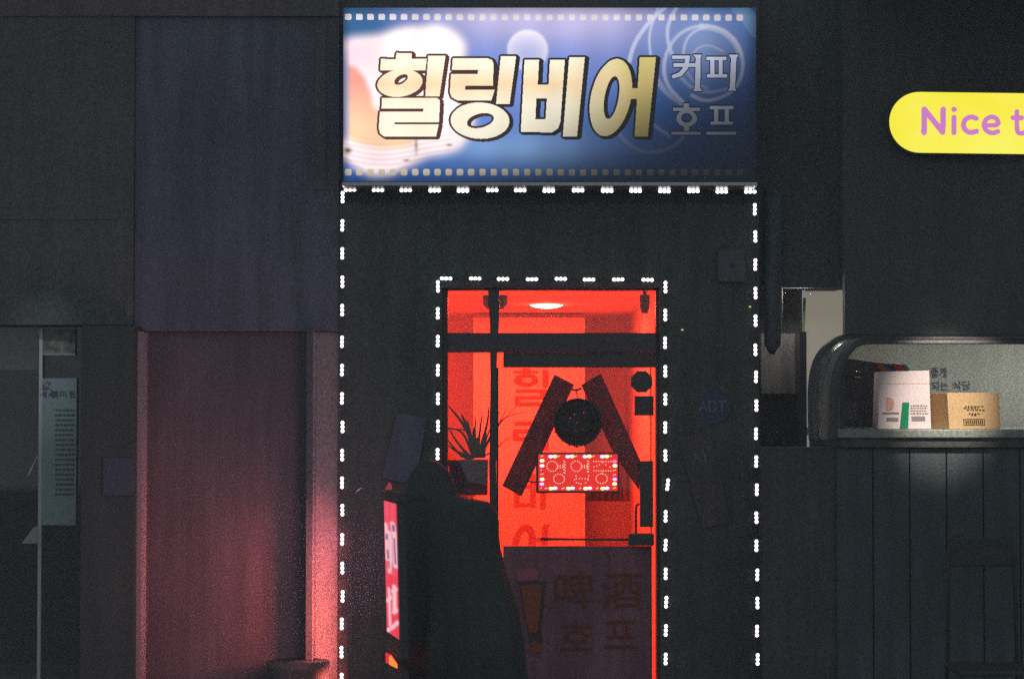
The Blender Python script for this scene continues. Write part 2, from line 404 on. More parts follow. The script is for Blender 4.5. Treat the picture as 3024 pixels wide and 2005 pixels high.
# ------------------------------------------------------------------ LED strings
led_glow = emi('led_white', (1, .90, .93), 4.2)
led_case = mat('led_case', (.2, .18, .21), .4)
lm = MB(); lm.box(-.038, .038, .001, .006, -.010, .010, 0)
for k in (-1, 0, 1): lm.ball((k * .0228, 0, 0), .0104, .006, .0096, 10, 6, 1)
tmp = lm.build('led_module', [led_case, led_glow]); led_mesh = tmp.data; bpy.data.objects.remove(tmp)
K = 3024 / 2365
def led_string(label, pts, Y):
    s = thing('led_string', label, 'string of lights', P(*[v * K for v in pts[0][:2]], Y), 'white module light strings round the bar front')
    for x, y, a in pts:
        o = bpy.data.objects.new('led_module', led_mesh); COL.objects.link(o); o.parent = s
        o.location = P(x * K + random.uniform(-1.2, 1.2), y * K + random.uniform(-1.2, 1.2), Y) - s.location; o.rotation_euler = (R_(random.uniform(-2, 2)), R_(a + random.uniform(-1.5, 1.5)), 0)
    return s
outer = [(x, 439.5 + i * .25, 0) for i, x in enumerate((809, 873, 938, 1004, 1069, 1136, 1202, 1268, 1335, 1402, 1468, 1535, 1601, 1667, 1734))]
outer += [(790.5 if y < 1400 else 789.5, y, 90) for y in (456, 521, 585, 650, 716, 790, 855, 920, 985, 1050, 1115, 1178, 1245, 1311, 1376, 1440, 1506, 1568)]
outer += [(1744 + (y - 484) * .005, y, 90) for y in (484, 547, 612, 677, 741, 807, 871, 936, 1001, 1066, 1130, 1195, 1260, 1327, 1392, 1457, 1522)]
os_ = led_string('string of white three-dot lights outlining the whole black bar front', outer, -.066)
inner = [(x, 643 + i * .45, 0) for i, x in enumerate((1031, 1097, 1162, 1229, 1296, 1361, 1428, 1495))]
inner += [(1011.5, y, 90) for y in (661, 724, 788, 855, 920, 985, 1048)]
inner += [(1536.5, y, 90) for y in (663, 727, 792, 857, 922, 987, 1051)] + [(1542, 1118, 98)]
inner += [(1538, y, 92) for y in (1192, 1258, 1324, 1389, 1455, 1521)]
is_ = led_string('string of white three-dot lights framing the red doorway', inner, -.066)
def wire(s, pts, Y):
    mb = MB(); mb.tube([P(x * K, y * K, Y) for x, y in pts], .0022, 6); mb.build('cable', black_rubber, s)
wire(os_, [(790, 1590), (790, 448), (798, 441), (1744, 443), (1745, 470), (1750, 1590)], -.062)
wire(is_, [(1011, 1075), (1011, 652), (1020, 644), (1500, 647), (1536, 650), (1537, 1080), (1543, 1118), (1538, 1160), (1538, 1560)], -.062)

# ------------------------------------------------------------------ main light box sign
SY = -.27
sx0, sy0, sx1, sy1 = 1014, 24, 2233, 537
sign = thing('shop_sign', 'wide backlit blue sign with cream Korean letters above the black bar front', 'sign', P(1623, 537, SY))
a, b, c, d = RC(sx0, sy0, sx1, sy1, SY)
MB().box(a, b, SY + .004, -.005, c, d).build('casing', black_panel, sign, bevel=.004)
def glow(x, y):
    "uneven backlight, multiplied into the print colours: the right hand lower tube is dead"
    u = (x - sx0) / (sx1 - sx0); v = (y - sy0) / (sy1 - sy0)
    t = u + .75 * (v - .2)
    g_ = 1 / (1 + np.exp((t - .93) * 9))
    edge = np.clip(np.minimum(u * 30, (1 - u) * 20) + .45, 0, 1) * np.clip(np.minimum((v) * 9 + .5, (1 - v) * 8 + .38), 0, 1)
    return (.02 + .98 * g_) * edge * (1 + .05 * np.sin(u * 60) * (v < .9))
def C2(p): return (980 + p[0] / 2.8, p[1] / 2.8)
def C3(p): return (1600 + p[0] / 2.613, p[1] / 2.613)
st = 2.5
nx, ny = int((sx1 - sx0) / st) + 1, int((sy1 - sy0) / st) + 1
gx = np.linspace(sx0, sx1, nx); gy = np.linspace(sy0, sy1, ny); GX, GY = np.meshgrid(gx, gy)
u, v = (GX - sx0) / (sx1 - sx0), (GY - sy0) / (sy1 - sy0)
def L3(*c): return np.array(lin(*c))
def mixc(A, B, t): return A * (1 - t[..., None]) + B * t[..., None]
colr = np.zeros(GX.shape + (3,)) + L3(40, 100, 185)
gs = lambda cx, cy, rx, ry: np.exp(-((GX - cx) / rx) ** 2 - ((GY - cy) / ry) ** 2)
colr = mixc(colr, L3(215, 200, 232), np.clip(1.25 * gs(1600, 40, 330, 130), 0, 1))
colr = mixc(colr, L3(122, 148, 222), np.clip(1.0 * gs(1560, 250, 300, 170), 0, 1))
colr = mixc(colr, L3(140, 182, 240), np.clip(1.0 * gs(1540, 445, 300, 60), 0, 1))
colr = mixc(colr, L3(48, 100, 150), np.clip(1.2 * gs(1010, 60, 160, 80), 0, 1))
colr = mixc(colr, L3(150, 175, 225), np.clip(.8 * gs(2080, 140, 120, 110), 0, 1))
colr = mixc(colr, L3(30, 75, 150), np.clip(.55 * gs(1300, 500, 330, 45), 0, 1))
blob = [C2(p) for p in ((100, 330), (230, 310), (400, 295), (520, 250), (650, 222), (740, 228), (850, 205), (960, 235), (1050, 290), (1110, 380), (1090, 480), (1120, 560), (1150, 700),
        (1180, 1000), (1120, 1160), (1060, 1230), (930, 1270), (800, 1290), (720, 1330), (600, 1385), (480, 1450), (330, 1460), (200, 1390), (90, 1290), (80, 1200), (130, 1130), (130, 600))]
bm_ = blur(inpoly(GX, GY, blob).astype(float), 4)
foamc = np.zeros_like(colr) + L3(250, 236, 236)
foamc = mixc(foamc, L3(235, 205, 215), np.clip(gs(1045, 160, 75, 60) + .5 * gs(1120, 470, 150, 50), 0, 1))
amber = [C2(p) for p in ((125, 540), (200, 555), (270, 640), (315, 750), (340, 880), (400, 930), (420, 1130), (690, 1150), (690, 1195), (560, 1222), (400, 1225), (250, 1200), (135, 1140))]
am = blur(inpoly(GX, GY, amber).astype(float), 2)
ambc = mixc(np.zeros_like(colr) + L3(228, 140, 122), L3(238, 196, 150), np.clip((GY - 240) / 130, 0, 1))
foamc = mixc(foamc, ambc, am * .92)
rng = np.random.default_rng(3)
streak = blur(rng.random(GX.shape), 1) ; streak = np.repeat(streak[:, ::9], 9, 1)[:, :GX.shape[1]]; streak = blur(streak, 3, 1)
ax_ = (GX - 1140) ; gyy = GY + .0011 * ax_ ** 2 * .6
band = ((gyy > 415) & (gyy < 505)).astype(float)
st2 = np.sin(gyy * .42 + 2.2 * np.sin(GX * .021)) * .5 + .5
foamc = mixc(foamc, L3(200, 140, 125), np.clip(blur(band, 3) * (st2 ** 3) * .30 * (GX < 1330), 0, 1))
foamc = mixc(foamc, L3(110, 95, 80), np.clip(1.1 * gs(1027, 445, 12, 9) + .8 * gs(1200, 474, 10, 4) + .8 * gs(1327, 429, 9, 4) + .7 * gs(1229, 430, 5, 26), 0, 1))
colr = mixc(colr, foamc, np.clip(bm_ * 1.15, 0, 1))
rb = np.hypot(GX - 1558, GY - 149)
bub = 1 / (1 + np.exp((rb - 60) / 1.6))
colr = mixc(colr, L3(245, 238, 250), bub * np.clip(.25 + .55 * (rb / 60) ** 2 + .25 * (170 - GY) / 80, 0, .95))
def stroke(pts, w, al, conv=C3, c=(215, 222, 250)):
    global colr
    q = smooth([conv(p) for p in pts]); dd = pdist(GX, GY, q)
    colr = mixc(colr, L3(*c), al / (1 + np.exp((dd - w) / 1.1)))
stroke([(675, 480), (700, 370), (760, 260), (850, 150), (950, 60)], 6, .8)
stroke([(840, 430), (825, 300), (850, 180), (900, 60)], 3.5, .7)
stroke([(1040, 60), (975, 180), (965, 300), (1010, 440)], 5, .75)
stroke([(1090, 790), (960, 660), (935, 500), (990, 340), (1100, 230), (1260, 195), (1400, 230), (1510, 330), (1560, 480), (1530, 640), (1430, 740), (1270, 790), (1160, 740)], 5, .7)
stroke([(1230, 205), (1380, 230), (1490, 320), (1530, 420)], 9, .55)
stroke([(1090, 430), (1110, 310), (1180, 240), (1260, 215)], 4, .7)
stroke([(1170, 410), (1220, 360), (1300, 350), (1400, 400)], 2.5, .6)
stroke([(890, 620), (960, 720), (1080, 800)], 8, .4)
stroke([(590, 1030), (680, 1130), (820, 1190), (1000, 1150), (1090, 1060)], 5, .3)
stroke([(870, 970), (980, 1050)], 5, .4)
stroke([(1075, 600), (1150, 680), (1290, 720), (1430, 690)], 5, .4)
stroke([(1120, 560), (1180, 650), (1280, 680)], 3, .4)
stroke([(1520, 60), (1590, 130), (1650, 230)], 22, .35, c=(150, 200, 220))
GL = glow(GX, GY)
pc = colr * GL[..., None] * (1.12 + .22 * np.clip(bm_, 0, 1))[..., None]  # backlight falloff multiplied into the printed colour
SP = attr_mat('sign_print', 1.0)
mb = MB(); mb.v = [P(x, y, SY) for y in gy for x in gx]
idx = np.arange(nx * ny).reshape(ny, nx)
mb.f = [tuple(q) for q in np.stack([idx[1:, :-1], idx[1:, 1:], idx[:-1, 1:], idx[:-1, :-1]], -1).reshape(-1, 4).tolist()]; mb.mi = [0] * len(mb.f)
mb.c = pc.reshape(-1, 3); mb.build('print_face', SP, sign)
def sign_part(nm, mask, x0, y0, st, Y, colf, parent):
    mb = MB(); cs = []; runs(mb, mask, x0, y0, st, Y, 30, cs); a = np.array(cs)
    mb.c = colf(a[:, 0], a[:, 1]) * glow(a[:, 0], a[:, 1])[:, None]
    return mb.build(nm, SP, parent)
# perforation squares
xs = np.arange(sx0, sx1, 1.5) + .75; ys = np.arange(30, 530, 1.5) + .75; X, Y_ = np.meshgrid(xs, ys)
pm = np.zeros(X.shape, bool)
for i in range(36):
    cx = 1028 + i * 33.05
    for cy in (51 + i * .06, 509 + i * .03): pm |= (np.abs(X - cx) < 9.3) & (np.abs(Y_ - cy) < 9.3) & (np.abs(X - cx) + np.abs(Y_ - cy) < 16)
def sqc(x, y):
    b_ = L3(250, 238, 245) * np.ones((len(x), 1)); b_[y > 300] = L3(235, 222, 196); return b_ * .92
sign_part('film_perforation_print', pm, sx0, 30, 1.5, SY - .0012, sqc, sign)
# letters
xs = np.arange(1090, 1975, 1.5) + .75; ys = np.arange(140, 440, 1.5) + .75; X, Y_ = np.meshgrid(xs, ys)
cp2 = lambda pts: [C2(p) for p in pts]
def el2(cx, cy, rx, ry, rot=0): x, y = C2((cx, cy)); return inell(X, Y_, x, y, rx / 2.8, ry / 2.8, rot)
PO = lambda pts: inpoly(X, Y_, pts)
hil = PO(cp2([(535, 440), (660, 443), (662, 490), (785, 488), (775, 585), (400, 585), (405, 490), (528, 492)])) | el2(563, 690, 188, 112, -8)
hil &= ~el2(572, 660, 62, 34, -32)
hil2 = PO(cp2([(797, 462), (940, 464), (890, 800), (772, 798)]))
hil3 = PO(cp2([(415, 812), (868, 812), (890, 828), (894, 860), (884, 1030), (862, 1130), (430, 1130), (398, 1105), (387, 1060), (397, 925), (410, 900)])) \
    & ~PO(cp2([(380, 902), (758, 902), (754, 924), (380, 924)])) & ~PO(cp2([(518, 1013), (920, 1013), (920, 1031), (516, 1031)]))
ri = PO(cp2([(1000, 485), (1290, 485), (1325, 500), (1338, 535), (1330, 740), (1346, 745), (1318, 835), (1040, 835), (990, 806), (976, 765), (985, 610), (992, 585)])) \
    & ~PO(cp2([(960, 583), (1210, 583), (1205, 613), (960, 613)])) & ~PO(cp2([(1105, 711), (1350, 711), (1345, 743), (1100, 743)]))
ri2 = PO(cp2([(1397, 467), (1524, 467), (1470, 862), (1358, 862)]))
ri3 = el2(1225, 1000, 243, 150, 2) & ~el2(1228, 1000, 114, 58, -14)
bi = PO([(1549, 178), (1592, 178), (1588, 251), (1620, 251), (1624, 178), (1668, 178), (1655, 360), (1648, 380), (1630, 392), (1538, 390)]) & ~PO([(1584, 291), (1615, 291), (1611, 353), (1581, 353)])
bi2 = PO([(1681, 170), (1727, 170), (1704, 404), (1662, 404)])
eo = inell(X, Y_, 1804, 289, 60, 114, 0, .16) & ~inell(X, Y_, 1806, 289, 21, 63, 0, .16)
eo |= PO([(1855, 262), (1895, 262), (1890, 293), (1853, 293)]) | PO([(1889, 170), (1937, 170), (1913, 404), (1874, 404)])
eo_inner = inell(X, Y_, 1806, 289, 21, 63, 0, .16)
def cream(x, y):
    t = np.clip((x - 1650) / 230, 0, 1)[:, None]; base = L3(252, 243, 218) * (1 - t) + L3(226, 206, 128) * t
    w = np.clip(1 - np.abs(y - 250) / 60, 0, 1)[:, None] * .75 * (1 - t * .6); return base * (1 - w) + L3(248, 208, 152) * w
def lettercol(x, y):
    return cream(x, y) * 1.22
def dark(x, y):
    t = np.clip((x - 1250) / 300, 0, 1)[:, None]; return L3(96, 52, 46) * (1 - t) + L3(34, 32, 36) * t
for comps in ((hil, hil2, hil3), (ri, ri2, ri3), (bi, bi2), (eo,)):
    m0 = np.zeros_like(hil)
    for q in comps: m0 |= q
    dm = np.zeros_like(m0)
    right = comps[0] is bi or comps[0] is eo
    big = dilate(m0, 4)
    for k in range(0, 6 if right else 5): dm |= np.roll(np.roll(big, k // 2, 0), k, 1)
    if comps[0] is eo: dm &= ~inell(X, Y_, 1809, 289, 12, 50, 0, .16)
    lp_ = sign_part('letter_outline', dm, 1090, 140, 1.5, SY - .0016, dark, sign)
    # a thin dark gap stays between overlapping strokes
    for q in comps:
        others = np.zeros_like(m0)
        for r in comps:
            if r is not q: others |= r
    face = np.zeros_like(m0)
    for i_, q in enumerate(comps):
        f_ = q.copy()
        for r in comps[i_ + 1:]: f_ &= ~dilate(r, 2)
        face |= f_
    sign_part('letter', face, 1090, 140, 1.5, SY - .0026, lettercol, sign)
xs = np.arange(1970, 2195, 1.25) + .6; ys = np.arange(150, 410, 1.25) + .6; X, Y_ = np.meshgrid(xs, ys)
c3 = lambda pts: inpoly(X, Y_, [C3(p) for p in pts])
r3 = lambda a, b, c, d: c3([(a, b), (c, b), (c, d), (a, d)])
def e3(cx, cy, rx, ry): x, y = C3((cx, cy)); return inell(X, Y_, x, y, rx / 2.613, ry / 2.613)
keo = r3(1005, 430, 1140, 458) | c3([(1112, 430), (1145, 430), (1130, 530), (1080, 590), (1010, 610), (1000, 585), (1060, 560), (1095, 515)]) | r3(1015, 490, 1185, 518) \
    | c3([(1165, 425), (1235, 425), (1226, 450), (1222, 680), (1238, 705), (1168, 705), (1180, 680), (1188, 450)])
pi_ = r3(1270, 440, 1425, 468) | r3(1300, 468, 1332, 578) | r3(1365, 468, 1395, 578) | r3(1275, 575, 1430, 602) | c3([(1440, 425), (1520, 425), (1502, 450), (1492, 680), (1502, 703), (1435, 703), (1450, 680), (1460, 450)])
ho = r3(1095, 800, 1138, 832) | r3(1012, 832, 1220, 858) | (e3(1118, 915, 80, 66) & ~e3(1118, 912, 42, 36)) | r3(1098, 975, 1138, 1012) | r3(1000, 1018, 1228, 1042)
peu = r3(1297, 820, 1480, 845) | r3(1330, 845, 1362, 942) | r3(1412, 845, 1444, 942) | r3(1300, 940, 1472, 964) | r3(1270, 1020, 1500, 1042)
for q, k in ((keo, 1.4), (pi_, 1.9), (ho, 1.15), (peu, 2.0)):
    sign_part('letter_outline', dilate(q, 2) | np.roll(dilate(q, 2), -1, 0), 1970, 150, 1.25, SY - .0016, lambda x, y: L3(16, 22, 34) * np.ones((len(x), 1)), sign)
    sign_part('letter', q, 1970, 150, 1.25, SY - .0026, lambda x, y: L3(208, 212, 236) * np.ones((len(x), 1)) * k, sign)
tr = MB(); a, b, c, d = RC(1010, 539, 2236, 550, SY); tr.box(a, b, SY - .012, -.01, c, d); tr.build('drip_rail', alu, sign, bevel=.002)

# ------------------------------------------------------------------ glowing pill sign
YY = -.42
pill = thing('pill_sign', 'glowing yellow rounded sign with violet letters high on the dark wall', 'sign', P(3000, 360, YY))
def pillpts(inset, Y):
    cx, cy, r = 2716, 362, 89.5 - inset; pts = []
    for k in range(25):
        a = math.pi / 2 + math.pi * k / 24; pts.append((cx + r * math.cos(a), cy - r * math.sin(a)))
    pts += [(3500, cy + r + 10), (3500, cy - r + 10)]
    return [P(x, y + (0.012 * (x - cx) if x < 3400 else 0), Y) for x, y in pts]
MB().prism(pillpts(-2, YY + .004), (0, .1, 0)).build('housing', black_panel, pill)
py_ = emi('pill_yellow', lin(255, 244, 70), 1.06); n = py_.node_tree; tc = n.nodes.new('ShaderNodeTexCoord'); nz = n.nodes.new('ShaderNodeTexNoise'); nz.inputs['Scale'].default_value = 2.5
cr = n.nodes.new('ShaderNodeValToRGB'); cr.color_ramp.elements[0].position = .35; cr.color_ramp.elements[1].position = .68
cr.color_ramp.elements[0].color = (*lin(252, 238, 60), 1); cr.color_ramp.elements[1].color = (*lin(255, 247, 100), 1)
n.links.new(tc.outputs['Object'], nz.inputs['Vector']); n.links.new(nz.outputs[0], cr.inputs[0]); n.links.new(cr.outputs[0], n.nodes['Principled BSDF'].inputs['Emission Color'])
MB().prism(pillpts(0, YY), (0, .003, 0)).build('face', py_, pill)
for bx in (2800, 2960): MB().tube([P(bx, 362, YY + .1), P(bx, 362, -.302)], .018, 8).build('bracket', frame_metal, pill)
pillc = emi('pill_violet', lin(214, 128, 205), 1.0)
vw = 4.97
def pl(p): return (2560 + p[0] / 5.097, 220 + p[1] / 5.097)
def stroke_letter(nm, lines, r):
    qs = [[pl(p) for p in q] for q in lines]; qs = [smooth(q, 2) if len(q) > 3 else q for q in qs]
    al = [p for q in qs for p in q]; x0 = min(p[0] for p in al) - 12; y0 = min(p[1] for p in al) - 12
    gxx = np.arange(x0, max(p[0] for p in al) + 12, 1.5) + .75; gyy = np.arange(y0, max(p[1] for p in al) + 12, 1.5) + .75
    XX, YV = np.meshgrid(gxx, gyy); mk = np.zeros(XX.shape, bool)
    for q in qs: mk |= pdist(XX, YV, q) < r
    mb = MB(); runs(mb, mk, x0, y0, 1.5, YY - .0015, 999); return mb.build(nm, pillc, pill)
stroke_letter('letter', [[(860, 875), (866, 530)], [(866, 530), (1140, 870)], [(1140, 870), (1150, 530)]], 8.4)
stroke_letter('letter', [[(1311, 650), (1311, 880)]], 7.6); stroke_letter('letter_dot', [[(1311, 530), (1313, 530)]], 8.2)
stroke_letter('letter', [[(1645, 665), (1600, 645), (1540, 645), (1470, 690), (1450, 770), (1480, 845), (1550, 880), (1610, 870), (1650, 860)]], 7.4)
stroke_letter('letter', [[(1770, 768), (1980, 770), (1975, 700), (1930, 650), (1860, 640), (1790, 680), (1755, 760), (1790, 850), (1870, 885), (1930, 880), (1970, 862)]], 7.0)
stroke_letter('letter', [[(2257, 565), (2257, 820), (2275, 880), (2330, 895), (2365, 880)], [(2200, 655), (2330, 658)]], 7.2)

# ------------------------------------------------------------------ things on the door
def translucent(m, f):
    n = m.node_tree; b = n.nodes['Principled BSDF']; o = n.nodes['Material Output']
    t = n.nodes.new('ShaderNodeBsdfTranslucent'); t.inputs[0].default_value = (.5, .5, .5, 1); x = n.nodes.new('ShaderNodeMixShader'); x.inputs[0].default_value = f
    n.links.new(b.outputs[0], x.inputs[1]); n.links.new(t.outputs[0], x.inputs[2]); n.links.new(x.outputs[0], o.inputs[0]); return m
# inverted-V paper strips
def strip(label, pts, Y, m, grp):
    o = MB().prism([P(x, y, Y) for x, y in pts], (0, .0015, 0)).build('paper_strip', m); return tag(o, label, 'paper strip', grp)
paper_dk = translucent(mat('paper_violet', (.22, .15, .17), .8, .3, 110, big=.4), .30)
paper_out = mat('paper_slate', (.20, .20, .27), .8, .25, 110, big=.3)
paper_out2 = mat('paper_slate_dark', (.17, .15, .15), .8, .25, 110, big=.3)
s1 = strip('paper strip leaning left of the woven disc on the red door glass', [(1483, 1434), (1540, 1466), (1696, 1136), (1638, 1106)], -.012, paper_dk, 'slanted paper strips')
s2 = strip('paper strip leaning right of the woven disc on the red door glass', [(1888, 1448), (1892, 1362), (1774, 1104), (1716, 1137), (1815, 1344)][::1], -.012, paper_dk, 'slanted paper strips')
s3 = strip('bluish paper strip leaning on the black wall left of the doorway', [(1128, 1410), (1196, 1426), (1236, 1372), (1262, 1234), (1172, 1220)], -.075, paper_out, 'slanted paper strips')
s4 = strip('dim paper strip slanting on the black panel right of the doorway', [(2074, 1560), (2158, 1541), (2096, 1271), (2003, 1292)], -.075, paper_out2, 'slanted paper strips')
wm = mat('faded_letter_grey', (.28, .25, .27), .8)
text('사', 'letter', wm, s4, 2066, 1352, 52, 50, -.078, R_(13))
# woven disc
dc = P(1706, 1247, -.07); disc = thing('woven_disc', 'round black woven ornament hanging between the two paper strips', 'ornament', dc)
mb = MB()
for k in range(9):
    r = .013 + k * .0145; pts = [dc + Vector((r * math.cos(a), .01 * (k % 2) + random.uniform(-.002, .002), r * math.sin(a))) for a in [2 * math.pi * j / 36 for j in range(37)]]
    mb.tube(pts, .0062, 5)
mb.build('coil', black_rubber, disc, True)
bk_ = MB()
for k in range(26):
    a0, a1 = 2 * math.pi * k / 26, 2 * math.pi * (k + 1) / 26
    for r0, r1 in ((.0, .05), (.05, .095), (.095, .133)):
        if random.random() < (.12 if r0 < .09 else 0): continue
        bk_.quad(*[dc + Vector((rr * math.cos(aa_), .014, rr * math.sin(aa_))) for rr, aa_ in ((r0 + .001, a0), (r0 + .001, a1), (r1, a1), (r1, a0))])
bk_.build('backing', black_rubber, disc)
mb = MB()
for k in range(30):
    a = 2 * math.pi * k / 30 + random.uniform(-.05, .05); r1 = .136 + random.uniform(-.004, .006)
    mb.tube([dc + Vector((.012 * math.cos(a), 0, .012 * math.sin(a))), dc + Vector((r1 * math.cos(a), .004, r1 * math.sin(a)))], .005, 5)
for k in range(50):
    a, r = random.uniform(0, 6.28), random.uniform(.03, .125); b_ = random.uniform(0, 6.28); q = dc + Vector((r * math.cos(a), random.uniform(-.006, .014), r * math.sin(a)))
    mb.tube([q, q + Vector((.034 * math.cos(b_), 0, .034 * math.sin(b_)))], .007, 5)
mb.build('weave', black_rubber, disc)
mb = MB(); mb.tube([dc + Vector((0, 0, .13)), P(1703, 1160, -.05), P(1702, 1148, -.03)], .003, 6)
mb.tube([P(1690, 1150, -.02), P(1702, 1153, -.04), P(1716, 1147, -.02)], .006, 6); mb.build('twine', black_rubber, disc)
oc = P(1895, 1127, -.005); r = 34 * 12 / FPX
o = MB().prism([oc + Vector((r * math.cos(a), 0, r * math.sin(a))) for a in [R_(22.5 + 45 * k) for k in range(8)]], (0, .003, 0)).build('octagon_sticker', frame_metal); tag(o, 'black octagonal sticker in the top right corner of the door glass', 'sticker')
a, b, c, d = RC(1874, 1169, 1931, 1227, -.005); o = MB().box(a, b, -.005, -.002, c, d).build('square_sticker', frame_metal); tag(o, 'black square sticker just under the octagonal one', 'sticker')

# LED open sign
oy = -.045
og = thing('open_sign', 'red dotted LED sign with coloured border lights hanging on the door', 'LED sign', P(1705, 1455, oy))
a, b, c, d = RC(1583, 1336, 1829, 1456, oy); MB().box(a, b, oy, oy + .025, c, d).build('board', black_rubber, og, bevel=.003)
red_panel = emi('open_panel_red', lin(255, 52, 46), .85)
a, b, c, d = RC(1590, 1341, 1824, 1449, oy - .003); MB().box(a, b, oy - .003, oy - .001, c, d).build('panel', red_panel, og, bevel=.012)
def q3(p): return (1540 + p[0] / 7.39, 1310 + p[1] / 7.39)
dot = emi('open_dot_amber', (1, .50, .32), 1.8)
def dots(nm, paths, gap=52):
    mb = MB()
    for q in paths:
        q = [Vector((x, y)) for x, y in q]
        for a_, b_ in zip(q, q[1:]):
            L_ = (b_ - a_).length; n_ = max(1, int(L_ / gap))
            for k in range(n_ + 1):
                c_ = a_.lerp(b_, k / n_); mb.ball(P(*q3(c_), oy - .006), .0030, .002, .0030, 6, 4)
    return mb.build(nm, dot, og)
cir = lambda cx, cy, rx, ry=None: [(cx + rx * math.cos(t), cy + (ry or rx) * math.sin(t)) for t in [2 * math.pi * k / 14 for k in range(15)]]
dots('letter', [cir(670, 490, 115, 112), [(790, 475), (900, 475)], [(790, 522), (900, 522)], [(925, 375), (925, 625)], [(950, 400), (950, 640)], cir(820, 765, 120, 105)])
dots('letter', [cir(1195, 490, 115, 112), [(1320, 478), (1430, 478)], [(1320, 520), (1430, 520)], [(1440, 380), (1440, 610)], [(1465, 380), (1465, 610)],
     [(1190, 700), (1160, 780), (1200, 845), (1300, 875), (1400, 850), (1450, 790), (1465, 700)], [(1200, 760), (1450, 760)]])
dots('letter', [[(1580, 385), (1950, 385)], [(1580, 505), (1700, 460), (1770, 410), (1840, 460), (1930, 510)], [(1580, 590), (1950, 590)], [(1770, 600), (1760, 650)], cir(1750, 760, 125, 105)])
bulbc = {'w': emi('bulb_pinkwhite', (1, .45, 1), 3.2), 'y': emi('bulb_yellow', (1, .9, .3), 3.0), 'b': emi('bulb_blue', (.3, .25, 1), 3.0), 'r': emi('bulb_rose', (1, .15, .6), 1.6)}
bset = []
for x in (680, 1055, 1430, 1810): bset += [(x - 45, 280, 'w'), (x + 50, 275, 'y')]
for x in (650, 1030, 1405, 1780): bset += [(x - 5, 975, 'y'), (x + 85, 968, 'w')]
bset += [(450, 370, 'y'), (450, 480, 'w'), (450, 775, 'y'), (445, 880, 'b'), (2040, 480, 'y'), (2030, 385, 'r'), (2035, 775, 'b'), (2030, 875, 'y')]
for x, y, k in bset:
    MB().ball(P(*q3((x, y)), oy - .008), .0125, .007, .0085, 10, 6).build('bulb', bulbc[k], og, True)
mb = MB()
for x, y in [(430, 275), (465, 265), (800, 275), (830, 265), (1175, 275), (1205, 268), (1550, 275), (1585, 268), (1925, 275), (1960, 268), (430, 665), (465, 660), (430, 570), (520, 975), (550, 965), (890, 975), (920, 965), (1265, 975), (1290, 965), (1640, 975), (1665, 965), (2010, 580), (2045, 572), (2010, 680), (2045, 670), (2010, 970), (2045, 960), (430, 965)]:
    mb.ball(P(*q3((x, y)), oy - .006), .0032, .003, .0032, 6, 4)
mb.build('small_bulbs', dot, og)
mb = MB(); mb.tube([P(1585, 1422, oy + .01), P(1575, 1424, oy), P(1560, 1420, -.02)], .0045, 6); mb.build('cable', black_rubber, og)
lamp('open_sign_glow', 'POINT', P(1705, 1395, -.13), .16, (1, .1, .25), .05)

# things behind the transom
for nm_, c_, s_, lab in (('speaker', (1904, 898), (15, 27), 'small dark speaker at the right end of the transom window'), ('speaker', (1462, 893), (38, 20), 'dark ceiling speaker showing both sides of the mullion in the transom')):
    a, b, c, d = RC(c_[0] - s_[0], c_[1] - s_[1], c_[0] + s_[0], c_[1] + s_[1], .5)
    t = thing(nm_, lab, 'speaker', ((a + b) / 2, .5, c)); mb = MB()
    mb.tube([((a + b) / 2, .5, c), ((a + b) / 2, .5, c + (d - c) * .35), ((a + b) / 2, .5, d)], [(b - a) * .30, (b - a) * .48, (b - a) * .5], 14)
    mb.build('cabinet', black_rubber, t, True)
    MB().tube([((a + b) / 2, .5, d - .01), ((a + b) / 2, .5, RZ)], .012, 8).build('bracket', black_rubber, t)

# potted plant behind side pane
pp = P(1385, 1460, .22); plant = thing('potted_plant', 'long-leaved plant in a square violet pot behind the left glass', 'plant', (pp.x, .26, pp.z - .02))
mb = MB(); a, b, c, d = RC(1322, 1358, 1441, 1462, .14)
mb.prism([Vector((a, .14, d)), Vector((a + .03, .14, c)), Vector((b - .004, .14, c)), Vector((b, .14, d))][::1], (0, .22, 0)); mb.build('pot', mat('pot_violet', (.26, .185, .23), .6, .25, 100, big=.3), plant)
leafm = mat('leaf_dark', (.10, .12, .07), .5, .2, 60)
def leaf(pts, w, Y, dy=0):
    mb = MB(); q = smooth(pts, 2); n_ = len(q); prev = None
    for k in range(n_):
        x, y = q[k]; t = k / (n_ - 1); ww = w * (1 - t) ** .7 * (.6 + .8 * min(t * 3, .5)) + .3
        x2, y2 = q[min(k + 1, n_ - 1)]; x1, y1 = q[max(k - 1, 0)]; L_ = math.hypot(x2 - x1, y2 - y1) + 1e-6
        nx_, ny_ = -(y2 - y1) / L_, (x2 - x1) / L_; yy = Y + dy * t
        A, B, Cc = P(x + nx_ * ww, y + ny_ * ww, yy), P(x, y, yy + .006), P(x - nx_ * ww, y - ny_ * ww, yy)
        if prev: mb.quad(prev[0], prev[1], B, A); mb.quad(prev[1], prev[2], Cc, B)
        prev = (A, B, Cc)
    return mb.build('leaf', leafm, plant)
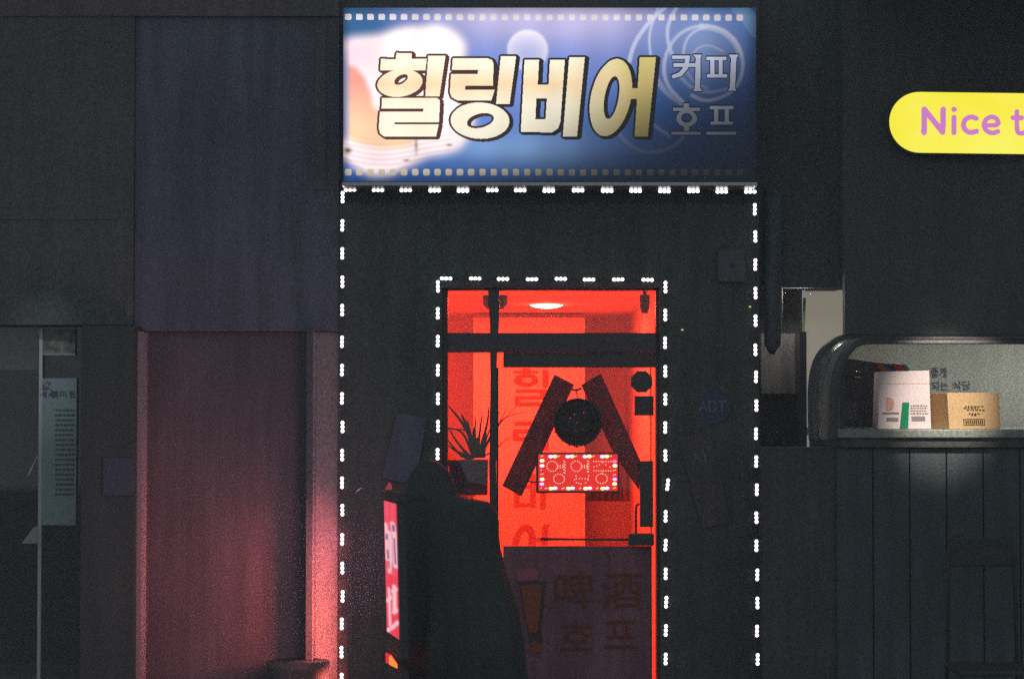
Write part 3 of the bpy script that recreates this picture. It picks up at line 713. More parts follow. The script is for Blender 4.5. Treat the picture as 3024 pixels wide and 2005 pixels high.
Lf = [([(1405, 1350), (1390, 1290), (1360, 1240), (1322, 1195)], 7), ([(1400, 1350), (1385, 1270), (1362, 1222)], 9), ([(1398, 1352), (1370, 1275), (1330, 1262), (1300, 1280)], 4),
      ([(1408, 1350), (1402, 1290), (1404, 1230)], 5), ([(1410, 1350), (1416, 1280), (1424, 1220)], 5), ([(1414, 1350), (1425, 1300), (1440, 1250), (1444, 1200)], 6),
      ([(1396, 1356), (1370, 1330), (1345, 1300), (1312, 1240)], 5), ([(1392, 1358), (1360, 1345), (1330, 1310), (1308, 1280)], 5), ([(1390, 1358), (1370, 1340), (1340, 1330), (1310, 1300)], 4),
      ([(1400, 1340), (1395, 1295), (1378, 1268), (1350, 1268)], 5), ([(1405, 1345), (1393, 1300), (1380, 1240)], 6), ([(1402, 1340), (1396, 1300), (1400, 1262)], 7),
      ([(1416, 1352), (1435, 1320), (1460, 1270), (1475, 1248), (1500, 1200)], 3), ([(1416, 1352), (1450, 1290), (1480, 1245), (1525, 1200)], 2.5), ([(1416, 1352), (1455, 1270), (1490, 1230), (1555, 1215)], 2.2),
      ([(1418, 1352), (1460, 1330), (1490, 1300), (1515, 1290)], 2.4), ([(1418, 1352), (1450, 1255), (1470, 1225), (1478, 1210)], 2.2), ([(1425, 1352), (1430, 1310), (1436, 1275)], 9), ([(1388, 1358), (1376, 1342), (1366, 1330)], 6),
      ([(1412, 1352), (1408, 1320), (1410, 1290)], 10), ([(1398, 1354), (1396, 1325), (1404, 1300)], 9)]
for i, (q, w) in enumerate(Lf): leaf(q, w, .24 + .01 * (i % 5), -.05 + .02 * (i % 4))
fl = thing('red_flowers', 'scrap of bright red cloth and flowers under the pot', 'flowers', P(1400, 1480, .16))
flm = mat('flower_red', (.9, .25, .2), .6)
mb = MB()
for x, y, r in ((1418, 1466, .010), (1428, 1472, .012), (1436, 1478, .014), (1440, 1470, .01)): mb.ball(P(x, y, .11), r, .01, r, 10, 6)
mb.build('petal', emi('petal_glow', lin(255, 90, 62), .9, (.6, .1, .06)), fl)  # petals emit: the red backlight is put into the material
mb = MB()
for k in range(14): x = 1362 + k * 3.2; mb.ball(P(x, 1468 + 5 * math.sin(k * 1.9), .11), .005, .004, .004, 8, 4)
mb.build('petal', mat('flower_dim', (.75, .13, .05), .6), fl)
MB().tube([(pp.x, .26, .012), (pp.x, .26, pp.z - .1)], .02, 10).build('stem', black_rubber, fl)
sd = MB(); boxpx(sd, 1322, 1484, 1441, 2150, .13, .36); o = sd.build('plant_cabinet', black_rubber); tag(o, 'dark narrow cabinet behind the left door glass carrying the pot', 'cabinet')

# ------------------------------------------------------------------ wall things right of door
o = MB().tube([P(2103, 1200, -.066), P(2103, 1200, -.061)], 52 * 12 / FPX, 28).build('security_sticker', mat('sticker_navy', (.10, .125, .20), .5, .2, 90)); tag(o, 'round navy security sticker with pale letters right of the doorway', 'sticker')
text('ADT', 'letter', mat('sticker_letter', (.30, .30, .35), .5, .3, 90), o, 2103, 1200, 80, 34, -.073)
mb = MB(); a, b, c, d = RC(2122, 738, 2200, 832, -.10)
cb = thing('junction_box', 'small dim grey box high on the black panel right of the doorway', 'box', ((a + b) / 2, -.06, c))
mb.box(a, b, -.10, -.061, c, d).build('cover', mat('box_grey', (.19, .185, .21), .6, .2, 90), cb, bevel=.004)
MB().tube([P(2161, 783, -.108), P(2161, 783, -.10)], .01, 12).build('screw_cap', black_rubber, cb)
for x, y, lab in ((2015, 974, 'tiny amber indicator lamp on the black panel right of the door lights'), (2215, 906, 'tiny amber indicator lamp beside the right column of lights')):
    o = MB().ball(P(x, y, -.066), .0075, .005, .0045, 10, 6).build('indicator_lamp', emi('indicator_amber', (1, .75, .35), .75), None, True); tag(o, lab, 'indicator lamp')
ns = MB(); a, b, c, d = RC(2078, 1072, 2130, 1108, -.066); 

# ------------------------------------------------------------------ left building
lb = thing('building', 'dim purple-grey neighbouring shop wall left of the black bar front', 'building', (-1.9, 0, 0))
Z98 = P(700, 980).z
LX0 = -7.0
xa = P(395, 1400, -.3).x; xs_ = P(923, 1400).x
MB().box(P(412, 1400).x, X0 - .002, 0, .25, 0, Z98).build('lower_wall', lower_wall, lb)
MB().box(P(1003, 500, -.12).x - 1.15, X0 - .004, -.035, .25, Z98 + .002, 6.5).build('fascia', blue_wall, lb)
x1_ = P(1003, 500, -.12).x - 1.15
MB().box(LX0, x1_ - .004, -.05, .25, P(200, 960).z, 6.5).build('upper_wall', dark_wall, lb)
# sign frame lines on upper wall
mb = MB(); a, b, c, d = RC(-60, 615, 352, 648, -.056); mb.box(a, b, -.056, -.051, c, d); mb.build('ledge', dark_wall, lb)
mb = MB(); a, b, c, d = RC(930, 75, 962, 560, -.044); mb.box(a, b, -.044, -.036, c, d); mb.build('conduit', blue_wall, lb)
mb = MB(); a, b, c, d = RC(-400, -40, 1000, 48, -.058); mb.box(a, b, -.058, -.052, c, d); mb.build('cornice', lower_wall, lb)
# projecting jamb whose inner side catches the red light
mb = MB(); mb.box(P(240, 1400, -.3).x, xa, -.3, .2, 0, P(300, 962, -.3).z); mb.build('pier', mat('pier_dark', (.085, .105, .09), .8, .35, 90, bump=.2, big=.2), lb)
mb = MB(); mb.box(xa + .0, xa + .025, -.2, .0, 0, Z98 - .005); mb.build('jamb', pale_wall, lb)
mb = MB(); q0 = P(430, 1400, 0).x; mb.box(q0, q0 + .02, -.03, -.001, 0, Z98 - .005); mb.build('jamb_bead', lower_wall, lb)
dq = P(914, 1400, -.11); mb = MB(); mb.box(dq.x - .012, P(923, 1400, -.17).x, -.175, -.001, 0, Z98 - .003); mb.build('shade_trim', dark_wall, lb); q1 = P(923, 1400, -.17).x; MB().box(q1 + .0005, q1 + .004, -.17, -.001, 0, Z98 - .004).build('lit_trim_face', pale_wall, lb)  # trim added to shade the wall; its side plate coloured pale as if lit
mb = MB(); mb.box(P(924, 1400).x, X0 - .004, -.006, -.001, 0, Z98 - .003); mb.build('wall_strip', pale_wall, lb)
mb = MB(); a, b, c, d = RC(305, 1352, 396, 1462, -.31); mb.box(a, b, -.312, -.301, c, d); mb.build('blue_plate', mat('slate_blue', (.10, .115, .15), .7, .3, 90), lb)
# shop window
win = MB(); wx1 = P(240, 1400, -.1).x
a, b, c, d = RC(-400, 965, 240, 2150, .0)
for bx in ((b - .02, b, c, d), (P(115, 1400, .0).x, P(126, 1400, .0).x, P(115, 1560, 0).z, d)):
    pass
MB().box(wx1 - .002, wx1 + .05, -.1, .05, 0, d).build('window_frame', frame_metal, lb)
MB().box(a, P(240, 1300, .06).x, .05, .056, .1, d).build('window_pane', glass_m, lb)
vb = MB(); aa, bb, cc, dd = RC(115, 968, 125, 1260, .02); vb.box(aa, bb, .02, .045, 0, dd); vb.build('door_edge', mat('pale_edge', (.75, .76, .7), .4, .15, 100), lb)
MB().box(a, wx1 + .05, 3.0, 3.1, 0, 2.6).build('back_wall', dark_wall, lb)
MB().box(a, wx1 + .05, .06, 3.0, 2.45, 2.6).build('shop_ceiling', dark_wall, lb)
MB().box(wx1 + .055, wx1 + .1, .06, 3.0, 0, 2.6).build('shop_side_wall', dark_wall, lb)
aa, bb, cc, dd = RC(-300, 972, 113, 1092, .3); MB().box(aa, bb, .3, .34, cc, dd).build('shop_valance', mat('valance_mauve', (.42, .33, .35), .8, .25, 90), lb)
pb = MB(); aa, bb, cc, dd = RC(127, 972, 222, 1046, .025); pb.box(aa, bb, .028, .032, cc, dd); pb.build('picture_film', mat('picture_grey', (.27, .27, .23), .6, .6, 25), lb)
pb = MB(); aa, bb, cc, dd = RC(127, 1044, 222, 1049, .02); pb.box(aa, bb, .02, .03, cc, dd); pb.build('glazing_rail', mat('rail_tan', (.5, .47, .38), .5), lb)
po = thing('poster', 'tall pale poster with small dark text lines inside the left shop window', 'poster', P(170, 1500, .02))
aa, bb, cc, dd = RC(118, 1117, 225, 1550, .02)
MB().box(aa, bb, .022, .025, cc, dd).build('sheet', mat('poster_pale', (.42, .50, .50), .7, .2, 100), po)
inkb = mat('poster_ink', (.13, .15, .17), .7); inkp = mat('poster_plum', (.26, .16, .24), .7, .4, 60)
mb = MB()
for i in range(18):
    y = 1208 + i * 14.6; x = 163
    while x < 217:
        w = random.uniform(4, 11); a_, b__, c_, d_ = RC(x, y, min(x + w, 220), y + random.uniform(5, 7), .0205); mb.box(a_, b__, .0205, .0215, c_, d_); x += w + 2.5
mb.build('text_lines', inkb, po)
mb = MB()
for k in range(34):
    x, y = 122 + random.random() * 40, 1128 + random.random() * 45
    if (x - 122) * .9 + 1120 > y + 8 and random.random() < .5: continue
    mb.tube([P(x, y, .0208), P(x, y, .0216)], random.uniform(.004, .011), 8)
mb.build('blossom_print', inkp, po)
for s_, x in (('봄', 164), ('미', 186), ('원', 212)): text(s_, 'letter', inkb, po, x, 1163, 18, 20, .0195)
o = MB().tube([P(84, 1404, -.12), P(112, 1346, -.12)], [.006, .0035], 8).build('metal_rod', alu); tag(o, 'thin shiny rod leaning in front of the left shop window', 'rod')
o = MB().prism([P(64, 1604, -.1), P(112, 1604, -.1), P(112, 1553, -.1), P(100, 1556, -.1)], (0, .01, 0)).build('paper_corner', mat('paper_grey', (.42, .42, .39), .8, .2, 80)); tag(o, 'pale triangular corner of a card low in the left shop window', 'card')
wl = (P(150, 1200).x, -1.6, 4.1); wt = thing('added_spotlight', 'added black spotlight out of view above the left shop window', 'lamp', (wl[0], -.05, 4.2))  # fixture and spot added out of view to light the poster
MB().tube([(wl[0], -.05, 4.2), (wl[0], -1.5, 4.22)], .02, 8).build('arm', black_rubber, wt); MB().tube([(wl[0], -1.5, 4.22), (wl[0], -1.6, 4.12)], .05, 12).build('lamp_head', black_rubber, wt)
tg = Vector((P(140, 1200).x, 0, P(150, 1060).z)); lamp('window_spot', 'SPOT', wl, 60, (.80, .95, 1), .05, (tg - Vector(wl)).to_track_quat('-Z', 'Y').to_euler(), spot=R_(12.5), blend=1.0)

# ------------------------------------------------------------------ right building
rb_ = thing('building', 'dark takeaway shop right of the bar with a rounded serving window', 'building', (2.6, 0, 0))
XR = X1 + .004; far = 7.0
WZ = P(2760, 1015, -.35).z
# upper mass: projecting fascia
MB().box(P(2494, 700, -.30).x, far, -.30, -.22, P(2700, 988, -.30).z, 6.5).build('fascia', dark_wall, rb_)
MB().box(XR, P(2530, 700, .05).x, .05, .3, P(2300, 850, .05).z, 6.5).build('upper_wall', dark_wall, rb_)
MB().box(XR, P(2380, 1100, .3).x, .45, .5, 0, P(2300, 850, .05).z + .05).build('recess_wall', dark_wall, rb_)
mb = MB(); a, b, c, d = RC(2247, 700, 2292, 1030, .0); q = P(2270, 1048, 0)
mb.tube([P(2283, 560, .03), P(2283, 900, .03), P(2281, 1020, .03), P(2279, 1046, .03)], [.05, .055, .045, .012], 12)
o = mb.build('hanging_sack', mat('sack_slate', (.15, .17, .2), .7, .35, 60, big=.5), None, True); tag(o, 'long dark sack hanging beside the right column of lights', 'sack')
a, b, c, d = RC(2248, 985, 2364, 1162, .30); MB().box(a, b, .30, .34, c, d).build('recess_panel', mat('panel_mauve', (.40, .36, .36), .8, .3, 80, big=.6), rb_)
a, b, c, d = RC(2376, 858, 2496, 1120, .42); MB().box(a, b, .42, .44, c, d).build('pale_panel', emi('glowing_panel', lin(138, 130, 116), .85, (.2, .2, .2)), rb_)  # panel emits; its pale brightness is put into the material
a, b, c, d = RC(2386, 852, 2474, 858, .30); MB().box(a, b, .34, .41, c, d).build('top_rail', alu, rb_)
mb = MB(); mb.tube([P(2376, 880, .36), P(2372, 1000, .36)], .008, 8).build('green_edge', mat('moss_edge', (.30, .42, .22), .7), rb_)
mb = MB(); a, b, c, d = RC(2364, 980, 2384, 2150, .1); MB().box(a, b, .1, .3, c, d).build('post', frame_metal, rb_)
# rounded serving hood: outer curve further back, inner curve in front
def arc_px(kind):
    if kind == 'o': pts = [(2388, 1300), (2384, 1200), (2386, 1120), (2400, 1060), (2430, 1018), (2470, 992), (2520, 982), (2560, 980), (3500, 980)]
    if kind == 'oi': pts = [(2402, 1300), (2398, 1200), (2400, 1125), (2413, 1068), (2440, 1030), (2478, 1004), (2524, 994), (2560, 992), (3500, 992)]
    if kind == 'i': pts = [(2446, 1300), (2448, 1200), (2450, 1130), (2462, 1078), (2488, 1038), (2520, 1008), (2550, 1000), (2580, 998), (3500, 998)]
    if kind == 'ii': pts = [(2472, 1300), (2474, 1200), (2478, 1140), (2486, 1096), (2502, 1058), (2525, 1028), (2545, 1017), (2580, 1014), (3500, 1016)]
    return smooth(pts, 2)
def loft(nm, A, YA, B, YB, m):
    mb = MB(); A = [P(x, y, YA) for x, y in A]; B = [P(x, y, YB) for x, y in B]
    n_ = len(A); mb.v = A + B
    for k in range(n_ - 1): mb.f.append((k, n_ + k, n_ + k + 1, k + 1)); mb.mi.append(0)
    o = mb.build(nm, m, rb_, True); so = o.modifiers.new('s', 'SOLIDIFY'); so.thickness = .006; return o
loft('hood_rim', arc_px('o'), -.28, arc_px('oi'), -.30, frame_metal)
loft('hood_glass', arc_px('oi'), -.30, arc_px('i'), -.44, mat('smoked_acrylic', (.30, .31, .27), .25, .3, 70, spec=.6, big=.7))
loft('window_frame', arc_px('i'), -.44, arc_px('ii'), -.46, frame_metal)
loft('window_frame', arc_px('ii'), -.46, arc_px('ii'), -.31, frame_metal)
# interior
BY = 1.0
MB().box(P(2462, 1200, BY).x, far, BY, BY + .08, .3, 2.44).build('back_wall', mat('kitchen_wall', (.60, .59, .54), .85, .2, 80, big=.15), rb_)
MB().box(P(2560, 1200, BY).x, far, -.2, BY, 2.40, 2.44).build('kitchen_ceiling', room_paint, rb_)
MB().box(P(2455, 1200, .1).x, P(2460, 1200, .1).x + .02, -.2, BY, .3, P(2455, 1062, .1).z).build('kitchen_side_wall', dark_wall, rb_)
ink2 = mat('wall_ink', (.13, .13, .22), .8, .3, 80)
kl = [o for o in rb_.children if o.name.startswith('back_wall')][0]
text('좋게', 'letter', ink2, kl, 2772, 1100, 46, 30, BY - .006)
text('되는', 'letter', ink2, kl, 2776, 1139, 48, 26, BY - .006)
text('식당', 'letter', ink2, kl, 2840, 1138, 54, 26, BY - .006)
# counter
cz0, cz1 = P(2800, 1293, -.45).z, P(2800, 1268, -.45).z
MB().box(P(2470, 1280, -.45).x, far, -.45, .9, cz0, cz1).build('counter_top', mat('counter_stone', (.40, .42, .36), .5, .3, 60), rb_, bevel=.006)
MB().box(P(2480, 1300, -.43).x, far, -.43, .2, cz0 - .05, cz0 - .002).build('counter_rail', black_panel, rb_)
plk = mat('painted_plank', (.135, .16, .165), .6, .3, 80, bump=.2, big=.35)
px_ = P(2471, 1500, -.40).x; pw = 108.5 * (12 - .4) / FPX; i = 0; me0 = None
while px_ < 4.2:
    if me0 is None:
        o = MB().box(0, pw - .006, 0, .03, .02, cz0 - .055).build('plank', plk, rb_, bevel=.004); me0 = o.data; bvo = o
    else:
        o = bpy.data.objects.new('plank', me0); COL.objects.link(o); o.parent = rb_
        bv = o.modifiers.new('b', 'BEVEL'); bv.width = .004; bv.segments = 2
    o.location = Vector((px_, -.40 + random.uniform(-.0015, .0015), 0)) - Vector(rb_.location)
    if i == 0: pass
    px_ += pw; i += 1
# first plank mesh was offset by parent: shift it back
for v_ in me0.vertices: v_.co += Vector(rb_.location)
MB().box(P(2250, 1500, -.35).x, far, -.368, -.2, 0, cz0 - .052).build('lower_wall', black_panel, rb_)
MB().box(P(2494, 700, -.30).x, far, -2.9, -.305, 4.25, 4.4).build('added_awning', frame_metal, rb_)  # unseen roof slab added to carry the spot lighting the cartons
def aim(loc, tgt): return (Vector(tgt) - Vector(loc)).to_track_quat('-Z', 'Y').to_euler()
al = (P(2900, 1100).x, -2.6, 4.15); MB().tube([(al[0], al[1], 4.24), (al[0], al[1], 4.17)], .06, 14).build('added_downlight', alu, rb_)
lamp('awning_spot', 'SPOT', al, 820, (1, .90, .82), .05, aim(al, (P(2775, 1200, -.3).x, -.3, 1.83)), spot=R_(13), blend=1.0)  # spot and its housing added to light the cartons
lamp('recess_fill', 'AREA', (P(2350, 862, .2).x, .16, P(2428, 868, .36).z), 1.0, (1, .93, .84), .14, (R_(-25), 0, 0), .02)  # added light for the recess, no fixture
lamp('kitchen_fill', 'AREA', (3.2, .30, 2.36), 5.4, (.95, 1, .93), 1.5, (R_(14), 0, 0), .12)  # added light for the kitchen, no fixture

# boxes on counter
def carton(label, front, Y, depth, m, top=None, nm='carton'):
    f = [P(x, y, Y) for x, y in front]; zb = cz1 + .001
    f = [Vector((q.x, q.y, max(q.z, zb) if i in (0, 1) else q.z)) for i, q in enumerate(f)]
    t = thing(nm, label, 'box', (f[0].x, Y, zb)); return t, f
kraft = mat('kraft_board', lin(220, 182, 132), .8, .12, 90); white_c = mat('white_board', lin(246, 226, 222), .75, .06, 90)
t, f = carton('tall white carton with green band on the counter behind the wall', [(2592, 1268), (2750, 1262), (2744, 1094), (2597, 1098)], -.36, .18, white_c)
t['label'] = 'tall white carton with a vertical green tape on the counter'
zb = cz1 + .001
f[0].z = zb + .001; f[1].z = zb + .001
MB().prism(f, (0, .17, 0)).build('body', white_c, t, bevel=.002)
mk = lambda pts, m, nm='print', Y=-.362: MB().prism([P(x, y, Y) for x, y in pts], (0, .0015, 0)).build(nm, m, t)
mk([(2657, 1266), (2682, 1264), (2685, 1188), (2665, 1188)], mat('green_tape', (.01, .27, .12), .5, .1, 90), 'tape')
MB().tube([P(2622, 1192, -.3621), P(2622, 1192, -.361)], .036, 20).build('sun_print', mat('orange_print', lin(232, 180, 160), .8, .15, 60), t)
grey = mat('grey_print', lin(150, 140, 138), .8)
mb = MB()
for y0 in (1196, 1203, 1211, 1219):
    x = 2689
    while x < 2735: w = random.uniform(3, 9); a, b, c, d = RC(x, y0, x + w, y0 + 3.5, -.362); mb.box(a, b, -.362, -.3605, c, d); x += w + 2
for (x0, y0, x1, y1) in ((2692, 1229, 2732, 1243), (2618, 1233, 2653, 1244), (2606, 1217, 2655, 1223)): a, b, c, d = RC(x0, y0, x1, y1, -.362); mb.box(a, b, -.362, -.3605, c, d)
mb.build('small_print', grey, t)['kind'] = 'stuff'
a, b, c, d = RC(2597, 1131, 2745, 1133, -.362); MB().box(a, b, -.3615, -.3605, c, d).build('fold_line', mat('fold_shadow', lin(225, 195, 195), .8), t)
t, f = carton('low brown cardboard carton standing right of the white one', [(2795, 1268), (2949, 1257), (2940, 1153), (2782, 1166)], -.30, .2, kraft)
zb = cz1 + .001; f[0].z = zb; dR = Vector((.0, 0, 0))
# turned carton: right end set back
ang = Vector((.29, .05, 0)); z1 = f[3].z + .003
A0 = Vector((f[0].x, -.38, zb)); B0 = Vector((f[1].x + .003, -.33, zb)); bk = Vector((-.055, .24, 0))
mb = MB(); pts = [A0, B0, B0 + bk, A0 + bk]; h = P(2860, 1160, -.34).z - zb
i = len(mb.v); top = [p + Vector((0, 0, h)) + Vector((-.012 if k in (0, 3) else -.004, 0, 0)) for k, p in enumerate(pts)]
mb.v += pts + top
for q in ((3, 2, 1, 0), (4, 5, 6, 7), (0, 1, 5, 4), (1, 2, 6, 5), (2, 3, 7, 6), (3, 0, 4, 7)): mb.f.append(q); mb.mi.append(0)
mb.build('body', kraft, t, bevel=.002)
ink3 = mat('brown_ink', lin(78, 62, 44), .8)
def onface(u_, v_, off=-.003):
    n_ = (B0 - A0).normalized(); nn = Vector((n_.y, -n_.x, 0)); return A0 + (B0 - A0) * u_ + Vector((0, 0, h * (1 - v_))) + nn * .003 + Vector((-.012 * (1 - v_), 0, 0))
def tq(u0, v0, u1, v1, mb): mb.quad(onface(u0, v1), onface(u1, v1), onface(u1, v0), onface(u0, v0))
mb = MB()
for y_, (s0, s1) in ((.36, (.33, .66)), (.41, (.30, .60)), (.46, (.36, .68)), (.56, (.40, .58)), (.60, (.44, .56))):
    x = s0
    while x < s1: w = random.uniform(.02, .06); tq(x, y_, x + w, y_ + .028, mb); x += w + .02
tq(.28, .72, .70, .735, mb); tq(.28, .875, .70, .89, mb); tq(.28, .72, .295, .89, mb); tq(.685, .72, .70, .89, mb)
for k in range(9): tq(.32 + k * .04, .76, .345 + k * .04, .85, mb)
mb.build('small_print', ink3, t)['kind'] = 'stuff'
tp = mat('tape_pale', lin(206, 178, 138), .4)
# dark sloping machine inside with coloured pack on it
mch = thing('coffee_machine', 'dark sloped machine left of the white carton inside the serving window', 'machine', P(2560, 1265, .1))
mb = MB(); mb.prism([P(x, y, .05) for x, y in ((2478, 1262), (2690, 1262), (2690, 1098), (2620, 1075), (2500, 1058), (2484, 1075))], (0, .35, 0)); mb.build('housing', mat('machine_black', (.085, .085, .10), .3, .3, 90), mch, bevel=.006)
mb = MB(); mb.prism([P(x, y, .045) for x, y in ((2480, 1240), (2532, 1240), (2534, 1195), (2482, 1165))], (0, .004, 0)); mb.build('side_plate', mat('plate_violet', (.20, .17, .25), .5, .3, 90), mch)
mb = MB(); mb.tube([P(2526, 1098, .03), P(2540, 1098, .03)], .006, 8).tube([P(2524, 1114, .03), P(2543, 1114, .03)], .007, 8); mb.build('tap', alu, mch, True)
pk = thing('snack_pack', 'red and blue striped pack on top of the dark machine', 'packet', P(2640, 1098, .0))
segs = [(2594, 2612, (.55, .10, .03)), (2612, 2626, (.03, .12, .35)), (2626, 2640, (.04, .05, .12)), (2640, 2670, (.60, .05, .03)), (2670, 2682, (.10, .35, .60))]
for i, (x0, x1, cc) in enumerate(segs):
    sl = 10
    mb = MB(); mb.prism([P(x0 + sl, 1101, .0), P(x1 + sl, 1101, .0), P(x1 - 4, 1076 + (x1 - 2594) * .03, .0), P(x0 - 4, 1072 + (x0 - 2594) * .03, .0)], (0, .04, 0)); mb.build('stripe', mat('pack_%d' % i, cc, .4), pk)

# chair standing in front of the plank wall
chx = P(2925, 1900, -1.0); ch_ = thing('folding_chair', 'dim dark chair standing before the grey plank wall under the counter', 'chair', (chx.x, -1.0, 0))
cm = mat('chair_dark', (.085, .085, .08), .5, .3, 100)
zb_, zs_ = P(2925, 1575, -.8).z, .50
MB().tube([(chx.x - .19, -.80, 0), (chx.x - .17, -.80, zb_ * .93), (chx.x - .12, -.80, zb_)], .011, 8).build('leg', cm, ch_, True)
MB().tube([(chx.x + .19, -.80, 0), (chx.x + .17, -.80, zb_ * .93), (chx.x + .12, -.80, zb_)], .011, 8).build('leg', cm, ch_, True)
for sx_ in (-.19, .19): MB().tube([(chx.x + sx_, -1.2, 0), (chx.x + sx_ * .95, -1.18, zs_)], .011, 8).build('leg', cm, ch_, True)
MB().box(chx.x - .165, chx.x + .165, -.815, -.79, zb_ - .17, zb_ - .02).build('backrest', cm, ch_, bevel=.01)
MB().box(chx.x - .2, chx.x + .2, -1.2, -.80, zs_, zs_ + .03).build('seat', cm, ch_, bevel=.01)

# ------------------------------------------------------------------ standing light sign (edge-on) and its print
ss = thing('standing_light_sign', 'narrow red glowing street sign seen nearly edge-on beside the covered scooter', 'sign', (P(1160, 2190, -1.4).x, -1.4, 0))
A = Vector((P(1139, 1700, -1.22).x, -1.22)); B = Vector((P(1178, 1700, -1.62).x, -1.62)); T = Vector((.035, .02))
LEAN = -.024
def ssz(py): return P(1160, py, -1.4).z
def slab(nm, z0, z1, m, grow=0.0, tilt=0.0):
    n2 = (B - A).normalized(); a0 = A - n2 * grow; b0 = B + n2 * grow
    pts = [(a0.x, a0.y), (b0.x, b0.y), (b0.x + T.x, b0.y + T.y), (a0.x + T.x, a0.y + T.y)]
    mb = MB(); mb.v = [Vector((x, y, z0)) for x, y in pts] + [Vector((x, y, z1)) for x, y in pts]
    for q in ((3, 2, 1, 0), (4, 5, 6, 7), (0, 1, 5, 4), (1, 2, 6, 5), (2, 3, 7, 6), (3, 0, 4, 7)): mb.f.append(q); mb.mi.append(0)
    return mb.build(nm, m, ss)
slab('casing', ssz(1879), ssz(1478), black_rubber); slab('top_cap', ssz(1477), ssz(1450), black_rubber, .012); slab('base', .05, ssz(1968), black_rubber, .012)
slab('band', ssz(1932), ssz(1880), black_rubber, .004)
# glowing left face
NU, NV = 14, 170
xs = np.linspace(67, 212, NU); 
UU, VV = np.meshgrid(np.linspace(0, 1, NU), np.linspace(0, 1, NV))
CX = 75 + UU * 105 + VV * (20 + UU * 14); CY = 85 + VV * 1110
red = np.zeros(UU.shape + (3,)) + L3(240, 62, 84); red = mixc(red, L3(250, 92, 115), np.clip(np.abs(np.sin(UU * 7)) * .6, 0, 1)); red = mixc(red, L3(228, 40, 62), (VV > .55) * .5)
def sw(pts, w, c, al=1.0):
    global red
    d_ = pdist(CX, CY, pts); red = mixc(red, L3(*c), al / (1 + np.exp((d_ - w) / 3)))
wh = (250, 196, 206); nv = (70, 60, 125)
sw([(92, 285), (98, 380), (100, 480), (105, 570)], 16, wh); sw([(125, 340), (132, 440), (134, 560), (125, 670)], 15, wh); sw([(150, 262), (165, 340), (170, 450), (178, 600)], 20, wh)
sw([(155, 275), (160, 310)], 10, nv); sw([(100, 370), (100, 400)], 9, nv); sw([(165, 380), (170, 480), (178, 580)], 7, nv); sw([(108, 500), (114, 560)], 8, nv); sw([(120, 590), (122, 640)], 5, nv)
sw([(118, 820), (122, 900), (124, 1000), (128, 1120)], 12, wh); sw([(105, 930), (135, 880)], 14, wh); sw([(168, 780), (170, 860), (172, 980)], 18, wh); sw([(150, 830), (185, 790)], 12, wh); sw([(105, 1180), (150, 1130), (200, 1060)], 13, wh)
sw([(160, 1000), (190, 960)], 12, wh)
n2 = Vector((-(B - A).y, (B - A).x)).normalized(); 
if n2.x > 0: n2 = -n2
mb = MB(); z0_, z1_ = ssz(1874), ssz(1482)
for r in range(NV):
    for c_ in range(NU):
        uu, vv = c_ / (NU - 1), r / (NV - 1); p2 = A + (B - A) * (.03 + .94 * uu) + n2 * .004
        mb.v.append(Vector((p2.x, p2.y, z1_ + (z0_ - z1_) * vv)))
for r in range(NV - 1):
    for c_ in range(NU - 1): k = r * NU + c_; mb.f.append((k + NU, k + NU + 1, k + 1, k)); mb.mi.append(0)
mb.c = red.reshape(-1, 3) * 1.0; mb.build('lit_face', SP, ss)
mb = MB(); p0 = A + (B - A) * .05 + n2 * .014; p1 = A + (B - A) * .97 + n2 * .014; pm_ = A + (B - A) * .5 + n2 * .014; pa = A + (B - A) * .35 + n2 * .0145
mb.quad((p0.x, p0.y, ssz(1966)), (p1.x, p1.y, ssz(1958)), (p1.x, p1.y, ssz(1944)), (pm_.x, pm_.y, ssz(1930)), (p0.x, p0.y, ssz(1936))); mb.build('base_lens', emi('base_red', lin(235, 40, 60), 1), ss)
mb = MB(); n3 = n2 * .002
mb.quad((pa.x + n3.x, pa.y, ssz(1964)), (p1.x + n3.x, p1.y, ssz(1958)), (p1.x + n3.x, p1.y, ssz(1946)), (pm_.x + n3.x, pm_.y, ssz(1932)), (pa.x + n3.x, pa.y, ssz(1942))); mb.build('base_lens', emi('base_orange', lin(250, 150, 60), 1), ss)
mb = MB(); mb.prism([P(1143, 1446, -1.5), P(1163, 1445, -1.5), P(1162, 1432, -1.5), P(1154, 1424, -1.5)], (0, .02, 0)); mb.build('pennant', emi('pennant_glow', lin(170, 50, 66), .9), ss)  # pennant emits; its lit red is put into the material
gl = thing('added_light_post', 'added slim lamp post throwing pink light on the wall left of the bar front', 'lamp', (P(1034, 2100, -.36).x, -.36, 0))  # post and its spots added to throw the pink wall light
lx = gl.location.x
MB().box(lx - .012, lx + .012, -.372, -.348, 0, P(1030, 1640, -.36).z).build('lamp_body', black_rubber, gl)
for zz, en in ((.34, 8), (.58, 9), (.82, 7.5), (1.06, 5)):
    lamp('post_lamp', 'SPOT', (lx - .03, -.36, zz), en, (1, .17, .15) if zz < .9 else (1, .2, .26), .04, Vector((-.8, .75, .10)).to_track_quat('-Z', 'Y').to_euler(), spot=R_(100), blend=.7)
for ch in ss.children:
    for v_ in ch.data.vertices: v_.co.x += LEAN * (v_.co.z - ssz(1680))
lamp('sign_fill_light', 'AREA', (P(1120, 1690, -1.3).x - .02, -1.35, ssz(1700)), 7.5, (1, .38, .58), .35, (0, R_(90), R_(-8)), .7)  # added area light, strengthens the sign's spill on the left wall

